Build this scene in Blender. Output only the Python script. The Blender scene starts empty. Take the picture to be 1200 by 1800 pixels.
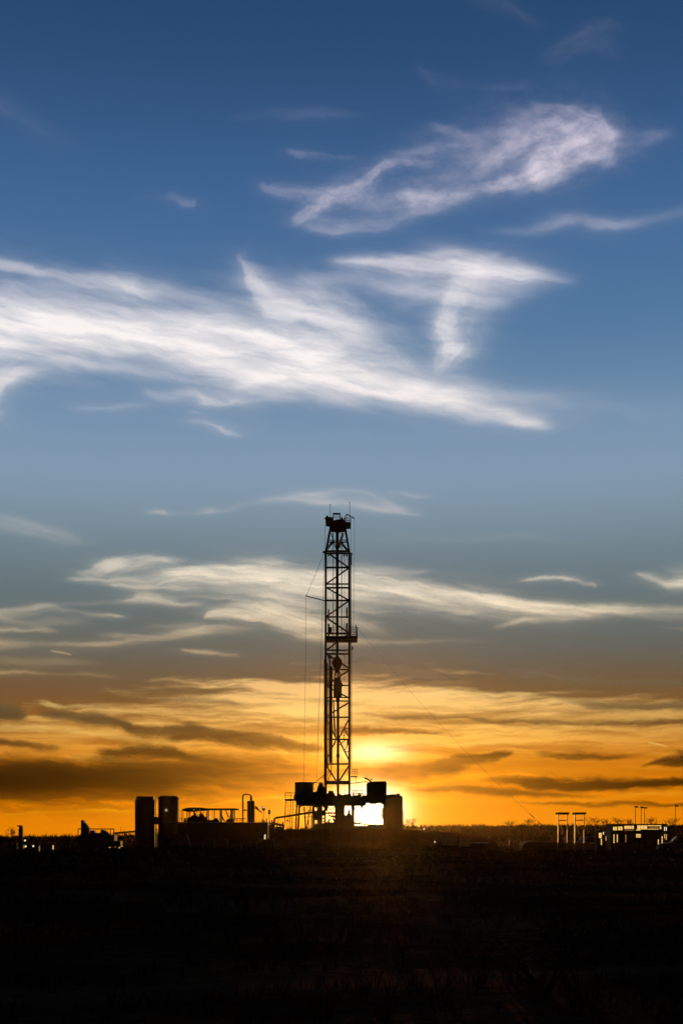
import bpy, math, random
import numpy as np
from mathutils import Vector, Matrix
random.seed(7)
rng = np.random.default_rng(11)
scene = bpy.context.scene
COL = scene.collection
R = math.radians

# ------------------------------------------------------------------ camera
EYE = 1.8            # eye height in metres
FOC = 2500.0         # focal length in photo pixels (50 mm on a 24 x 36 frame)
HOR = 1470.0         # photo row of the true horizon
cam_d = bpy.data.cameras.new('camera')
cam = bpy.data.objects.new('camera', cam_d)
COL.objects.link(cam)
cam.location = (0, 0, EYE)
cam.rotation_euler = (R(90), 0, 0)
cam_d.sensor_fit = 'VERTICAL'
cam_d.sensor_height = 36.0
cam_d.sensor_width = 24.0
cam_d.lens = 50.0
cam_d.shift_y = (HOR - 900) / 1800.0
cam_d.clip_start = 0.1
cam_d.clip_end = 20000
scene.camera = cam

# ------------------------------------------------------------------ exposure
scene.view_settings.view_transform = 'Standard'
scene.view_settings.look = 'None'
scene.view_settings.exposure = 0
scene.view_settings.gamma = 1
scene.cycles.max_bounces = 4
scene.cycles.diffuse_bounces = 2
scene.cycles.glossy_bounces = 2
scene.cycles.transmission_bounces = 2
scene.cycles.use_denoising = True

# ------------------------------------------------------------------ sun
SUN_AZ = math.degrees(math.atan((642 - 600) / FOC))
SUN_EL = 1.25
sd = bpy.data.lights.new('sun', 'SUN')
sd.energy = 3.2
sd.angle = R(0.5)
sd.color = (1.0, 0.48, 0.12)
sun = bpy.data.objects.new('sun', sd)
COL.objects.link(sun)
dvec = Vector((math.sin(R(SUN_AZ)) * math.cos(R(SUN_EL)), math.cos(R(SUN_AZ)) * math.cos(R(SUN_EL)), math.sin(R(SUN_EL))))
sun.rotation_euler = dvec.to_track_quat('Z', 'Y').to_euler()

# ------------------------------------------------------------------ sky
def lin(c):
    o = []
    for v in c:
        v = v / 255.0
        o.append(v / 12.92 if v <= 0.04045 else ((v + 0.055) / 1.055) ** 2.4)
    return tuple(o)

world = bpy.data.worlds.new('World')
scene.world = world
world.use_nodes = True
NT = world.node_tree
NT.nodes.clear()
world.cycles.sampling_method = 'MANUAL'
world.cycles.sample_map_resolution = 256

SPAN = 32.0           # degrees of azimuth / elevation that map to 0..1
PXU = 1396.0          # photo pixels per unit
def uv(px, py):
    az = math.degrees(math.atan((px - 600) / FOC))
    el = math.degrees(math.atan((HOR - py) / math.sqrt(FOC ** 2 + (px - 600) ** 2)))
    return (az + 16) / SPAN, el / SPAN

def N(tree, kind, **kw):
    n = tree.nodes.new(kind)
    for k, v in kw.items():
        setattr(n, k, v)
    return n
def put(tree, sock, v):
    if isinstance(v, (int, float)):
        sock.default_value = v
    elif isinstance(v, (tuple, list)):
        sock.default_value = v
    else:
        tree.links.new(v, sock)
def M(tree, op, a, b=0.0, c=0.0, clamp=False):
    n = N(tree, 'ShaderNodeMath', operation=op)
    put(tree, n.inputs[0], a)
    put(tree, n.inputs[1], b)
    if op in ('MULTIPLY_ADD', 'COMPARE', 'SMOOTH_MIN'):
        put(tree, n.inputs[2], c)
    n.use_clamp = clamp
    return n.outputs[0]
def MR(tree, v, a, b, c, d, kind='SMOOTHSTEP'):
    n = N(tree, 'ShaderNodeMapRange', interpolation_type=kind)
    put(tree, n.inputs['Value'], v)
    for k, x in zip(('From Min', 'From Max', 'To Min', 'To Max'), (a, b, c, d)):
        put(tree, n.inputs[k], x)
    return n.outputs['Result']
def XYZ(tree, x, y, z):
    n = N(tree, 'ShaderNodeCombineXYZ')
    put(tree, n.inputs[0], x); put(tree, n.inputs[1], y); put(tree, n.inputs[2], z)
    return n.outputs[0]
def NOI(tree, vec, scale=1.0, detail=4.0, rough=0.55, dist=0.0):
    n = N(tree, 'ShaderNodeTexNoise', noise_dimensions='3D')
    put(tree, n.inputs['Vector'], vec)
    n.inputs['Scale'].default_value = scale
    n.inputs['Detail'].default_value = detail
    n.inputs['Roughness'].default_value = rough
    n.inputs['Distortion'].default_value = dist
    return n.outputs['Fac']
def MIX(tree, f, a, b, blend='MIX'):
    n = N(tree, 'ShaderNodeMix', data_type='RGBA', blend_type=blend)
    n.clamp_factor = False
    put(tree, n.inputs[0], f)
    for s, v in ((n.inputs[6], a), (n.inputs[7], b)):
        if isinstance(v, tuple) and len(v) == 3:
            v = (*v, 1.0)
        put(tree, s, v)
    return n.outputs[2]
def RAMP(tree, f, stops):
    n = N(tree, 'ShaderNodeValToRGB')
    cr = n.color_ramp
    cr.interpolation = 'B_SPLINE'
    stops = sorted(stops)
    while len(cr.elements) < len(stops):
        cr.elements.new(0.5)
    for e, (p, c) in zip(cr.elements, stops):
        e.position = p
        e.color = (*c, 1.0)
    put(tree, n.inputs[0], f)
    return n.outputs[0]


def angles(tree, vec):
    sep = N(tree, 'ShaderNodeSeparateXYZ')
    put(tree, sep.inputs[0], vec)
    az = M(tree, 'MULTIPLY', M(tree, 'ARCTAN2', sep.outputs[0], sep.outputs[1]), 180 / math.pi)
    el = M(tree, 'MULTIPLY', M(tree, 'ARCSINE', sep.outputs[2]), 180 / math.pi)
    return az, el, M(tree, 'DIVIDE', M(tree, 'ADD', az, 16.0), SPAN), M(tree, 'DIVIDE', el, SPAN)
def vrow(py):
    return max(0.0, min(1.0, uv(600, py)[1]))
def rows(tree, v, stops):
    return RAMP(tree, v, [(vrow(p), lin(c)) for p, c in stops])
def gauss(tree, U, V, px, py, a, b):
    u, v = uv(px, py)
    r2 = M(tree, 'ADD', M(tree, 'POWER', M(tree, 'DIVIDE', M(tree, 'ABSOLUTE', M(tree, 'SUBTRACT', U, u)), a), 2.0),
           M(tree, 'POWER', M(tree, 'DIVIDE', M(tree, 'ABSOLUTE', M(tree, 'SUBTRACT', V, v)), b), 2.0))
    return M(tree, 'EXPONENT', M(tree, 'MULTIPLY', r2, -1.0))
def vscale(tree, col, f):
    n = N(tree, 'ShaderNodeVectorMath', operation='SCALE')
    put(tree, n.inputs[0], col); put(tree, n.inputs['Scale'], f)
    return n.outputs[0]
def vadd(tree, a, b):
    n = N(tree, 'ShaderNodeVectorMath', operation='ADD')
    put(tree, n.inputs[0], a); put(tree, n.inputs[1], b)
    return n.outputs[0]
GLOWS = [  # photo x, y of the middle, spread, strength, colour: air lit round the low sun
    (645, 1425, 0.26, 0.09, 0.16, (1.0, 0.45, 0.02)),
    (645, 1420, 0.085, 0.036, 0.24, (1.0, 0.46, 0.04)),
    (656, 1322, 0.036, 0.012, 0.7, (1.0, 0.84, 0.60)),
    (645, 1425, 0.034, 0.024, 6.0, (1.0, 0.85, 0.5))]
def glow_sum(tree, U, V):
    acc = None
    for px, py, a, b, k, rgb in GLOWS:
        g = vscale(tree, rgb, M(tree, 'MULTIPLY', gauss(tree, U, V, px, py, a, b), k))
        acc = g if acc is None else vadd(tree, acc, g)
    return acc
def fade(tree, az, el):   # the sky away from the sunset is far darker
    aside = MR(tree, M(tree, 'ABSOLUTE', az), 24.0, 80.0, 1.0, 0.012)
    above = MR(tree, el, 33.0, 58.0, 1.0, 0.03)
    return M(tree, 'MULTIPLY', aside, above)

tc = N(NT, 'ShaderNodeTexCoord')
az, el, U0, V0 = angles(NT, tc.outputs['Generated'])
base = rows(NT, V0, [
    (0,(38,70,108)),(150,(46,80,122)),(300,(60,97,142)),(450,(72,110,154)),(600,(84,122,160)),(720,(112,142,172)),(820,(130,154,180)),
    (900,(126,148,163)),(990,(106,124,132)),(1070,(98,112,114)),(1150,(98,98,88)),(1200,(108,88,60)),(1260,(126,82,30)),
    (1320,(158,84,4)),(1380,(203,112,0)),(1440,(226,128,2))])
tot = vadd(NT, base, glow_sum(NT, U0, V0))
under = MR(NT, el, -1.5, -0.2, 0.0, 1.0)
tot = vscale(NT, tot, M(NT, 'MULTIPLY', fade(NT, az, el), under))
nish = N(NT, 'ShaderNodeTexSky', sky_type='NISHITA')
nish.sun_disc = False
nish.sun_elevation = R(SUN_EL)
nish.sun_rotation = R(SUN_AZ)
tot = vadd(NT, tot, vscale(NT, nish.outputs[0], 0.0003))
bg = N(NT, 'ShaderNodeBackground')
put(NT, bg.inputs['Color'], tot)
bg.inputs['Strength'].default_value = 1.0
wo = N(NT, 'ShaderNodeOutputWorld')
NT.links.new(bg.outputs[0], wo.inputs[0])

# ------------------------------------------------------------------ clouds
# A shell of cirrus 9 km away: its mesh carries how dense each kind of cloud is; its material lights them.
_perm = rng.permutation(256)
_perm = np.concatenate([_perm, _perm, _perm])
_gr = rng.random(256) * 2 * np.pi
_gx, _gy = np.cos(_gr), np.sin(_gr)
def perlin(x, y):
    xi = np.floor(x).astype(np.int64); yi = np.floor(y).astype(np.int64)
    xf = x - xi; yf = y - yi
    xi &= 255; yi &= 255
    uu = xf * xf * xf * (xf * (xf * 6 - 15) + 10); vv = yf * yf * yf * (yf * (yf * 6 - 15) + 10)
    def g(ix, iy, fx, fy):
        h = _perm[_perm[ix] + iy]
        return _gx[h] * fx + _gy[h] * fy
    a = g(xi, yi, xf, yf); b = g(xi + 1, yi, xf - 1, yf)
    c = g(xi, yi + 1, xf, yf - 1); d = g(xi + 1, yi + 1, xf - 1, yf - 1)
    return ((a + uu * (b - a)) * (1 - vv) + (c + uu * (d - c)) * vv) * 1.5
def fbm(x, y, octv=5, rough=0.58):
    s = 0; a = 1; n = 0
    for o in range(octv):
        s = s + a * perlin(x + o * 17.3, y + o * 9.7); n += a; a *= rough; x = x * 2.07; y = y * 2.03
    return s / n * 1.7
def smooth01(t):
    t = np.clip(t, 0, 1); return t * t * (3 - 2 * t)
def pchip(x, xs, ys):
    xs = np.asarray(xs, float); ys = np.asarray(ys, float)
    h = np.diff(xs); dl = np.diff(ys) / h
    m = np.zeros(len(xs))
    for i in range(1, len(xs) - 1):
        if dl[i - 1] * dl[i] > 0:
            w1 = 2 * h[i] + h[i - 1]; w2 = h[i] + 2 * h[i - 1]
            m[i] = (w1 + w2) / (w1 / dl[i - 1] + w2 / dl[i])
    m[0] = dl[0]; m[-1] = dl[-1]
    x = np.clip(x, xs[0], xs[-1])
    i = np.clip(np.searchsorted(xs, x) - 1, 0, len(h) - 1)
    t = (x - xs[i]) / h[i]
    t2 = t * t; t3 = t2 * t
    return (2*t3 - 3*t2 + 1) * ys[i] + (t3 - 2*t2 + t) * h[i] * m[i] + (-2*t3 + 3*t2) * ys[i+1] + (t3 - t2) * h[i] * m[i+1]

def axis(a, b, da, lo, hi, n):
    left = lo + (a - lo) * (np.linspace(0, 1, n) ** 0.5) if lo < a else np.array([a])
    right = b + (hi - b) * (np.linspace(0, 1, n) ** 2.0)
    return np.unique(np.concatenate([left, np.arange(a, b, da), right]))
GU = axis(0.05, 0.95, 0.00115, -0.9, 1.9, 40)
GV = axis(-0.02, 1.0, 0.00105, -0.02, 1.9, 60)
U_, V_ = np.meshgrid(GU, GV)                       # rows = elevation
q1 = fbm(U_ * 9, V_ * 16, 3); q2 = fbm(U_ * 13 + 40, V_ * 34 + 7, 4); q3 = fbm(U_ * 38 + 9, V_ * 60, 4); q4 = fbm(U_ * 30 + 77, V_ * 55 + 3, 4)
UW = U_ + q1 * 0.012 + q3 * 0.005
VW = V_ + q2 * 0.0032 + q4 * 0.0014
PU = UW * PXU; PV = VW * PXU                       # in photo-pixel-sized units of angle
_hi = smooth01((V_ - vrow(440)) / .06)
GMOD = np.clip((.92 + fbm(U_ * 11 + 3, (VW + (U_ - .5) * .12) * 50 + 8, 5, .58) * .30) * (1 - _hi) + _hi * (.86 + fbm(U_ * 26 + 3, VW * 46 + 8, 5, .62) * .5 + fbm(U_ * 60 + 31, V_ * 90 + 8, 4, .6) * .16), .35, 1.12)
_sd = [0.0]
def streak(out, pts, up=1.0, dn=1.0, along=12.0, across=60.0, er=0.8, fib=0.45, vert=False, warp=True, gam=1.7):
    _sd[0] += 31.7
    P = []
    for (px, py, w, a) in pts:
        u, v = uv(px, py)
        P.append((v, u, w, a) if vert else (u, v, w, a))
    P.sort()
    xs = [p[0] for p in P]
    wm = max(p[2] for p in P) * max(up, dn) * 3.6 / PXU + 0.015
    u0, u1 = (min(p[1] for p in P) - wm, max(p[1] for p in P) + wm) if vert else (xs[0] - 0.02, xs[-1] + 0.02)
    v0, v1 = (xs[0] - 0.02, xs[-1] + 0.02) if vert else (min(p[1] for p in P) - wm, max(p[1] for p in P) + wm)
    if not vert:
        if u0 < 0.09: u0 = -0.8
        if u1 > 0.91: u1 = 1.8
    i0, i1 = np.searchsorted(GV, (v0, v1)); j0, j1 = np.searchsorted(GU, (u0, u1))
    sl = (slice(i0, i1), slice(j0, j1))
    A, B = (UW[sl], VW[sl]) if warp else (U_[sl], V_[sl])
    if vert: A, B = B, A
    f = pchip(A, xs, [p[1] for p in P]); w = pchip(A, xs, [p[2] for p in P]) / PXU; am = pchip(A, xs, [p[3] for p in P])
    if vert or xs[0] > .09: am = am * smooth01((A - xs[0] + .018) / .018)
    if vert or xs[-1] < .91: am = am * smooth01((xs[-1] + .018 - A) / .018)
    if gam > 0: am = am * GMOD[sl]
    t = B - f
    w = np.maximum(w * np.where(t > 0, up, dn), 0.0004)
    prof = np.exp(-1.5 * (np.abs(t) / w) ** 2)
    al = along * .9; ac = across * 1.25
    nz = np.clip(0.5 + fbm(A * al + _sd[0], t * ac + A * 5 + _sd[0] * .37, 6, .66) * 1.15, 0, 1)
    n2 = np.clip(0.5 + fbm(A * al * 2.6 + _sd[0] * 2, t * ac * 3.0 + A * 9, 4, .6) * 1.1, 0, 1)
    er = er * .40
    body = np.clip(prof * (1 + er) - er * (1 - nz), 0, 1) * (.72 + .28 * np.clip(n2 + (prof - .5), 0, 1))
    fb = fib * (1 - .65 * prof ** 2)
    d = np.clip(body * (1 - fb + fb * nz) * am, 0, 1)
    hw = 2.0 if gam > 0 else 1.4
    halo = np.exp(-1.5 * (np.abs(t) / w / hw) ** 2) * am * np.clip(16 / (PXU * w) , .06, .26) * np.clip(nz * 1.5 - .15, 0, 1)
    d = 1 - (1 - d) * (1 - halo)
    d = d ** gam if gam > 0 else 1 - (1 - d) ** (-gam)
    out[sl] *= 1 - d
def layer(defs, gam=1.7):
    out = np.ones_like(U_)
    for d in defs:
        d = dict(d); streak(out, d.pop('pts'), **{'gam': gam, **d})
    return 1 - out
#CLOUDS-BEGIN
LIGHT = [
 # high cloud, upper right
 dict(pts=[(685,335,3,0),(703,346,8,.5),(758,352,12,.55),(836,340,15,.62),(901,322,20,.75),(955,296,32,.95),(1010,275,36,.8),(1050,262,34,.6),(1085,250,20,.3),(1100,245,8,0)], up=1.3, dn=.8, along=16, across=42, er=.9),
 dict(pts=[(925,176,3,0),(945,180,7,.45),(986,187,8,.5),(1031,203,8,.6),(1066,222,8,.5),(1076,230,5,0)], up=.7, dn=2.6, along=16, across=60, er=.7),
 dict(pts=[(1050,205,10,.3),(1064,221,14,.55),(1075,240,14,.6),(1082,262,14,.55),(1076,286,14,.45),(1058,306,10,0)], vert=True, up=.7, dn=2.2, along=20, across=50, er=.9),
 dict(pts=[(700,250,30,.0),(800,250,45,.2),(880,250,50,.36),(960,245,50,.5),(1030,245,42,.55),(1085,255,32,.25),(1150,262,26,0)], along=10, across=26, er=1.0, fib=.7),
 dict(pts=[(820,300,10,0),(850,285,16,.4),(900,255,18,.5),(960,228,20,.55),(1010,220,14,.3),(1040,215,10,0)], along=16, across=60, er=.9),
 dict(pts=[(455,322,5,0),(474,328,9,.4),(518,340,13,.42),(570,346,17,.5),(615,336,18,.62),(655,312,19,.68),(680,290,17,.55),(715,282,13,.55),(745,286,11,.42),(775,284,5,0)], up=1.0, dn=1.1, along=18, across=60, er=.9),
 dict(pts=[(512,398,5,0),(526,390,12,.5),(545,368,16,.6),(568,350,14,.5),(590,340,10,0)], along=18, across=50, er=.9),
 dict(pts=[(525,398,4,0),(548,402,7,.5),(589,406,8,.5),(640,404,8,.4),(690,394,12,.4),(740,374,16,.45),(800,360,16,.3),(850,350,10,0)], up=2.6, dn=.7, along=14, across=50, er=.9, fib=.6),
 dict(pts=[(560,330,30,0),(640,355,40,.32),(720,335,42,.3),(800,310,38,.25),(880,290,40,.25),(960,280,30,0)], along=10, across=24, er=1.0, fib=.8),
 dict(pts=[(660,275,10,0),(720,265,14,.35),(800,250,16,.3),(880,240,16,.2),(940,235,10,0)], along=14, across=50, er=1.0, fib=.7),
 dict(pts=[(740,218,6,0),(770,224,8,.3),(810,236,10,.3),(850,250,10,.2),(880,255,8,0)], along=14, across=60, er=1.0),
 dict(pts=[(505,264,3,0),(525,267,6,.28),(565,273,7,.3),(600,274,5,.2),(625,274,3,0)], dn=1.6, along=14, across=80),
 dict(pts=[(400,206,6,0),(450,204,10,.10),(500,197,14,.11),(560,200,13,.12),(610,203,10,.08),(680,195,8,0)], along=10, across=60),
 dict(pts=[(820,408,4,0),(880,408,8,.18),(920,404,11,.32),(960,391,14,.42),(1005,380,14,.42),(1035,381,12,.25),(1058,390,12,.4),(1085,396,10,.42),(1115,390,11,.28),(1150,382,11,.24),(1200,372,10,.22)], along=16, across=60, er=.9),
 dict(pts=[(1060,240,20,.1),(1110,243,14,.2),(1145,239,14,.3),(1170,235,10,.2),(1195,230,6,0)], along=12, across=60, er=1.0),
 dict(pts=[(950,98,8,0),(980,84,12,.16),(1010,68,14,.17),(1038,55,16,.12),(1080,60,24,.08),(1110,80,20,0)], dn=2.0, along=14, across=60, er=1.0),
 dict(pts=[(840,-15,16,.12),(880,5,18,.14),(905,22,18,.14),(940,48,18,.06),(970,60,14,0)], along=14, across=50, er=1.0),
 dict(pts=[(715,112,6,0),(740,126,9,.14),(775,146,12,.09),(850,156,11,.12),(910,153,10,.12),(970,150,6,0)], along=12, across=60, er=1.0),
 dict(pts=[(0,182,14,.17),(25,192,18,.14),(60,215,30,.09),(110,245,24,.06),(160,260,14,0)], along=10, across=40),
 dict(pts=[(220,348,4,0),(290,350,7,.15),(325,360,6,.3),(345,360,6,.28),(352,350,5,0)], up=2, dn=.6, along=14, across=70),
 # the broad middle cloud
 dict(pts=[(-40,570,60,1),(0,570,58,1),(100,577,54,1),(200,585,50,1),(300,594,50,1),(400,606,60,1),(500,630,70,1),(560,646,66,1),(610,660,54,1),(680,680,38,1),(760,700,30,.95),(820,716,25,.93),(880,731,18,.9),(930,744,12,.85),(958,750,9,.5),(980,752,6,0)], up=1.15, dn=.95, along=7, across=38, er=.55, fib=.22),
 dict(pts=[(-40,600,52,.7),(0,600,54,.68),(100,596,56,.6),(200,602,62,.6),(300,612,70,.62),(400,628,76,.66),(480,648,60,.66),(560,662,44,.5),(650,680,34,.3),(700,690,30,0)], along=7, across=30, er=.9, fib=.6),
 dict(pts=[(-40,518,12,.5),(0,522,13,.6),(80,532,14,.55),(160,544,13,.55),(250,556,12,.6),(320,560,12,.55),(400,560,12,.6),(460,558,12,.5),(520,562,12,.2)], along=10, across=45, er=1.0, fib=.6),
 dict(pts=[(-40,458,10,.5),(0,464,12,.65),(50,472,13,.7),(100,482,14,.6),(150,490,16,.65),(200,496,20,.85),(240,508,16,.95),(275,520,12,.55),(310,518,14,.25),(370,515,12,.12),(420,515,8,0)], along=14, across=50, er=.9, fib=.5),
 dict(pts=[(150,496,14,.25),(220,500,20,.3),(290,508,18,.3),(340,522,12,.2),(400,530,16,.2),(450,525,10,0)], along=12, across=40, er=1.1, fib=.7),
 dict(pts=[(404,450,6,0),(416,452,12,.5),(426,468,22,.8),(440,492,28,.85),(458,515,28,.85),(485,535,30,.85),(530,550,34,.88),(585,567,38,.85),(630,583,38,.65),(670,600,30,.25),(700,610,20,0)], up=1.0, dn=1.1, along=14, across=42, er=.85, fib=.4),
 dict(pts=[(440,470,14,0),(480,500,30,.38),(540,515,40,.4),(600,535,46,.42),(650,565,50,.4),(700,600,50,.3),(760,640,40,0)], along=10, across=30, er=1.1, fib=.8),
 dict(pts=[(575,464,4,0),(610,460,7,.6),(667,460,11,.85),(733,462,17,.85),(790,470,24,.9),(832,480,28,1),(875,480,24,.95),(920,486,18,.85),(970,490,12,.55),(1015,493,6,0)], up=1.1, dn=1.0, along=12, across=48, er=.8, fib=.4),
 dict(pts=[(690,455,4,0),(740,447,8,.4),(810,447,10,.5),(870,455,12,.4),(920,470,10,.3),(960,482,6,0)], along=12, across=50, er=.9),
 dict(pts=[(500,490,14,0),(580,488,20,.35),(660,492,32,.5),(720,500,42,.52),(800,510,44,.5),(870,515,40,.4),(920,505,28,.25),(980,500,14,0)], along=9, across=30, er=1.1, fib=.7),
 dict(pts=[(812,480,40,.4),(800,510,38,.75),(788,530,36,.8),(776,555,36,.85),(776,580,38,.95),(788,605,40,1),(782,628,38,.9),(768,648,30,.7),(757,670,22,0)], vert=True, up=1.3, dn=.7, along=18, across=34, er=.85, fib=.35),
 dict(pts=[(850,490,55,.3),(845,530,66,.32),(835,570,60,.27),(825,610,48,.22),(810,650,40,.2),(790,690,35,0)], vert=True, along=16, across=20, er=1.1, fib=.8),
 dict(pts=[(600,630,40,.3),(700,655,40,.42),(780,676,36,.42),(850,694,30,.38),(930,712,32,.3),(1000,728,22,.16),(1080,735,12,0)], along=9, across=30, er=1.1, fib=.6),
 dict(pts=[(850,690,14,0),(920,693,18,.18),(1000,705,22,.15),(1100,715,22,.12),(1200,725,20,.1)], along=8, across=40, er=.9),
 dict(pts=[(-20,690,24,.9),(0,680,24,.95),(22,664,18,.9),(50,652,14,.7),(90,645,14,.45),(140,640,16,.3),(200,640,18,0)], up=1.5, dn=.8, along=14, across=50, er=.7, fib=.3),
 dict(pts=[(-20,720,26,.35),(0,722,24,.3),(12,745,16,.15),(25,760,8,0)], along=12, across=50, er=1.0),
 dict(pts=[(405,686,4,0),(425,680,9,.7),(460,664,16,.85),(510,642,22,.9),(560,625,22,.9),(600,618,16,.6),(620,615,10,0)], up=1.5, dn=.9, along=12, across=44, er=.5, fib=.2),
 dict(pts=[(235,672,8,.0),(250,690,8,.35),(285,702,7,.4),(335,698,8,.4),(362,708,7,.8),(392,710,6,.6),(412,703,8,.75),(440,705,6,.5),(480,703,8,.5),(520,703,6,.3),(560,705,5,0)], up=2.0, dn=.8, along=18, across=80, er=.9),
 dict(pts=[(120,714,3,0),(170,718,5,.4),(215,713,6,.3),(260,711,4,.1),(300,712,3,0)], along=14, across=90),
 dict(pts=[(298,732,3,0),(330,739,5,.4),(360,741,5,.55),(385,750,5,.75),(410,758,4,.75),(430,763,3,.5),(440,765,2,0)], along=18, across=90),
 dict(pts=[(315,724,3,0),(335,724,4,.5),(355,731,3,.4),(365,734,2,0)], along=20, across=90),
 # thin clouds above the derrick
 dict(pts=[(245,903,3,0),(262,902,5,.45),(282,901,6,.65),(300,903,4,.2),(345,902,4,.2),(375,898,5,.55),(395,899,3,.3),(430,890,5,.25),(480,879,7,.35),(520,875,10,.5),(555,880,11,.65),(600,884,9,.5),(650,890,10,.6),(700,897,8,.75),(740,905,6,.7),(765,909,3,0)], up=1.2, dn=.8, along=13, across=90, er=.8, fib=.3),
 dict(pts=[(460,878,3,0),(520,870,4,.5),(590,866,5,.5),(650,870,5,.45),(690,882,7,.55),(706,893,6,.4),(715,898,3,0)], along=12, across=90, er=.8),
 dict(pts=[(660,868,3,0),(700,865,4,.4),(740,870,4,.45),(775,874,2,0)], along=12, across=100),
 dict(pts=[(0,918,16,.3),(50,928,18,.38),(100,943,16,.32),(145,955,9,.2),(185,960,4,0)], up=1, dn=.9, along=9, across=80, er=.9, fib=.6),
 dict(pts=[(600,955,6,0),(700,946,8,.12),(800,950,8,.15),(900,944,10,.16),(1000,952,10,.1),(1100,960,6,0)], along=8, across=80),
 dict(pts=[(455,908,3,0),(500,907,4,.2),(560,909,4,.2),(600,910,2,0)], along=8, across=80),
 # lower streaky clouds
 dict(pts=[(140,1008,3,0),(165,1005,6,.4),(200,993,13,.65),(245,986,13,.6),(285,980,8,.8),(310,981,6,.5),(345,986,4,0)], dn=1.8, along=16, across=80, er=.9, fib=.5),
 dict(pts=[(120,1018,3,0),(150,1016,5,.4),(200,1018,10,.65),(250,1022,11,.7),(300,1014,18,.9),(350,1008,24,1),(420,1008,28,1),(500,1012,32,1),(570,1016,32,1),(620,1018,30,.95),(700,1030,24,.9),(780,1044,24,.9),(860,1056,26,.98),(920,1062,23,.98),(980,1068,17,.92),(1060,1073,13,.8),(1140,1072,9,.6),(1200,1070,9,.55)], up=.85, dn=1.1, along=9, across=105, er=1.1, fib=.65),
 dict(pts=[(600,1000,8,.4),(650,1003,8,.5),(720,1004,6,.4),(770,1002,4,0)], along=10, across=90),
 dict(pts=[(300,1040,20,.3),(400,1035,30,.5),(500,1050,44,.62),(600,1058,44,.55),(700,1058,28,.5),(800,1066,22,.5),(900,1070,18,.4),(1000,1075,15,.4),(1100,1078,12,.35),(1200,1085,10,.3)], along=8, across=80, er=1.9, fib=.9),
 dict(pts=[(195,1058,3,0),(215,1054,7,.6),(240,1048,12,.7),(275,1052,10,.7),(320,1063,6,.65),(350,1062,6,.3),(370,1060,3,0)], up=1, dn=.7, along=14, across=80, er=.7, fib=.4),
 dict(pts=[(180,1026,2,0),(200,1028,4,.6),(240,1032,5,.6),(300,1036,5,.5),(360,1040,3,0)], along=14, across=90),
 dict(pts=[(360,1088,4,0),(375,1082,12,.85),(410,1078,16,.95),(450,1084,20,.9),(490,1092,24,.92),(530,1104,26,.95),(570,1116,20,.85),(610,1128,12,.5),(650,1130,8,.2),(690,1130,5,0)], up=1.3, dn=.8, along=9, across=80, er=1.3, fib=.7),
 dict(pts=[(590,1080,20,.55),(630,1095,16,.45),(670,1108,10,.25),(700,1115,6,0)], along=12, across=70, er=1.0),
 dict(pts=[(0,1076,10,.35),(50,1071,7,.45),(88,1067,8,.6),(120,1073,6,.35),(170,1081,5,.35),(215,1083,4,.6),(235,1084,2,0)], up=.8, dn=1.3, along=14, across=90, er=.9),
 dict(pts=[(0,1092,12,.3),(60,1096,12,.25),(120,1090,10,.2),(180,1092,8,0)], along=10, across=80, er=1.1),
 dict(pts=[(90,1065,4,.1),(150,1062,5,.3),(220,1060,4,.2),(260,1060,3,0)], along=10, across=90),
 dict(pts=[(0,1107,6,.7),(40,1108,5,.6),(80,1105,5,.45),(105,1109,2,0)], along=12, across=90),
 dict(pts=[(0,1130,10,.5),(60,1134,7,.45),(130,1132,6,.45),(200,1127,7,.5),(260,1122,9,.55),(330,1112,10,.55),(400,1105,10,.45),(470,1105,8,0)], along=12, across=85, er=.9, fib=.6),
 dict(pts=[(170,1118,3,0),(210,1117,4,.5),(250,1117,4,.4),(290,1112,3,0)], along=12, across=90),
 dict(pts=[(225,1110,4,0),(270,1098,6,.25),(340,1100,8,.3),(380,1100,6,0)], along=10, across=90),
 dict(pts=[(305,1140,2,0),(322,1144,4,.7),(360,1147,5,.75),(385,1150,3,.5),(410,1152,3,.6),(430,1155,2,0)], along=16, across=90, er=.6),
 dict(pts=[(0,1160,12,.22),(80,1162,12,.25),(150,1165,8,.18),(200,1168,5,0)], along=8, across=80),
 dict(pts=[(0,1182,5,.5),(60,1182,5,.35),(110,1186,4,.2),(140,1185,4,.35),(180,1190,5,.35),(220,1192,3,0)], along=12, across=90),
 dict(pts=[(88,1143.5,1.0,0),(93,1144.3,1.3,1),(110,1147.2,1.5,1),(124,1150.3,1.2,1),(127,1151,1,0)], er=.1, fib=0, warp=False),
 dict(pts=[(900,1020,2,0),(930,1016,4,.65),(965,1014,5,.8),(1000,1015,4,.7),(1025,1025,4,.3),(1038,1030,4,.45),(1045,1034,2,0)], along=12, across=90, er=.5),
 dict(pts=[(1100,1006,2,0),(1120,1010,5,.7),(1150,1018,10,.7),(1180,1025,14,.85),(1215,1022,18,.9)], up=1.2, dn=.8, along=13, across=60, er=.7),
 dict(pts=[(855,1106,2,0),(880,1101,5,.5),(910,1093,6,.75),(930,1089,6,.7),(960,1090,5,.4),(1000,1088,4,.35),(1045,1084,3,0)], dn=1.3, along=14, across=80, er=.8),
 dict(pts=[(1150,1098,3,0),(1180,1102,3,.25),(1200,1104,3,.25)], along=10, across=90),
 dict(pts=[(590,1122,5,.35),(660,1126,5,.4),(740,1128,5,.3),(820,1128,4,.15),(880,1128,3,0)], along=9, across=90),
]
SHEET_EDGE = [(0,1245),(60,1232),(150,1216),(300,1194),(450,1180),(600,1172),(720,1172),(800,1176),(880,1190),(950,1198),(1050,1203),(1200,1212)]
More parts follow.
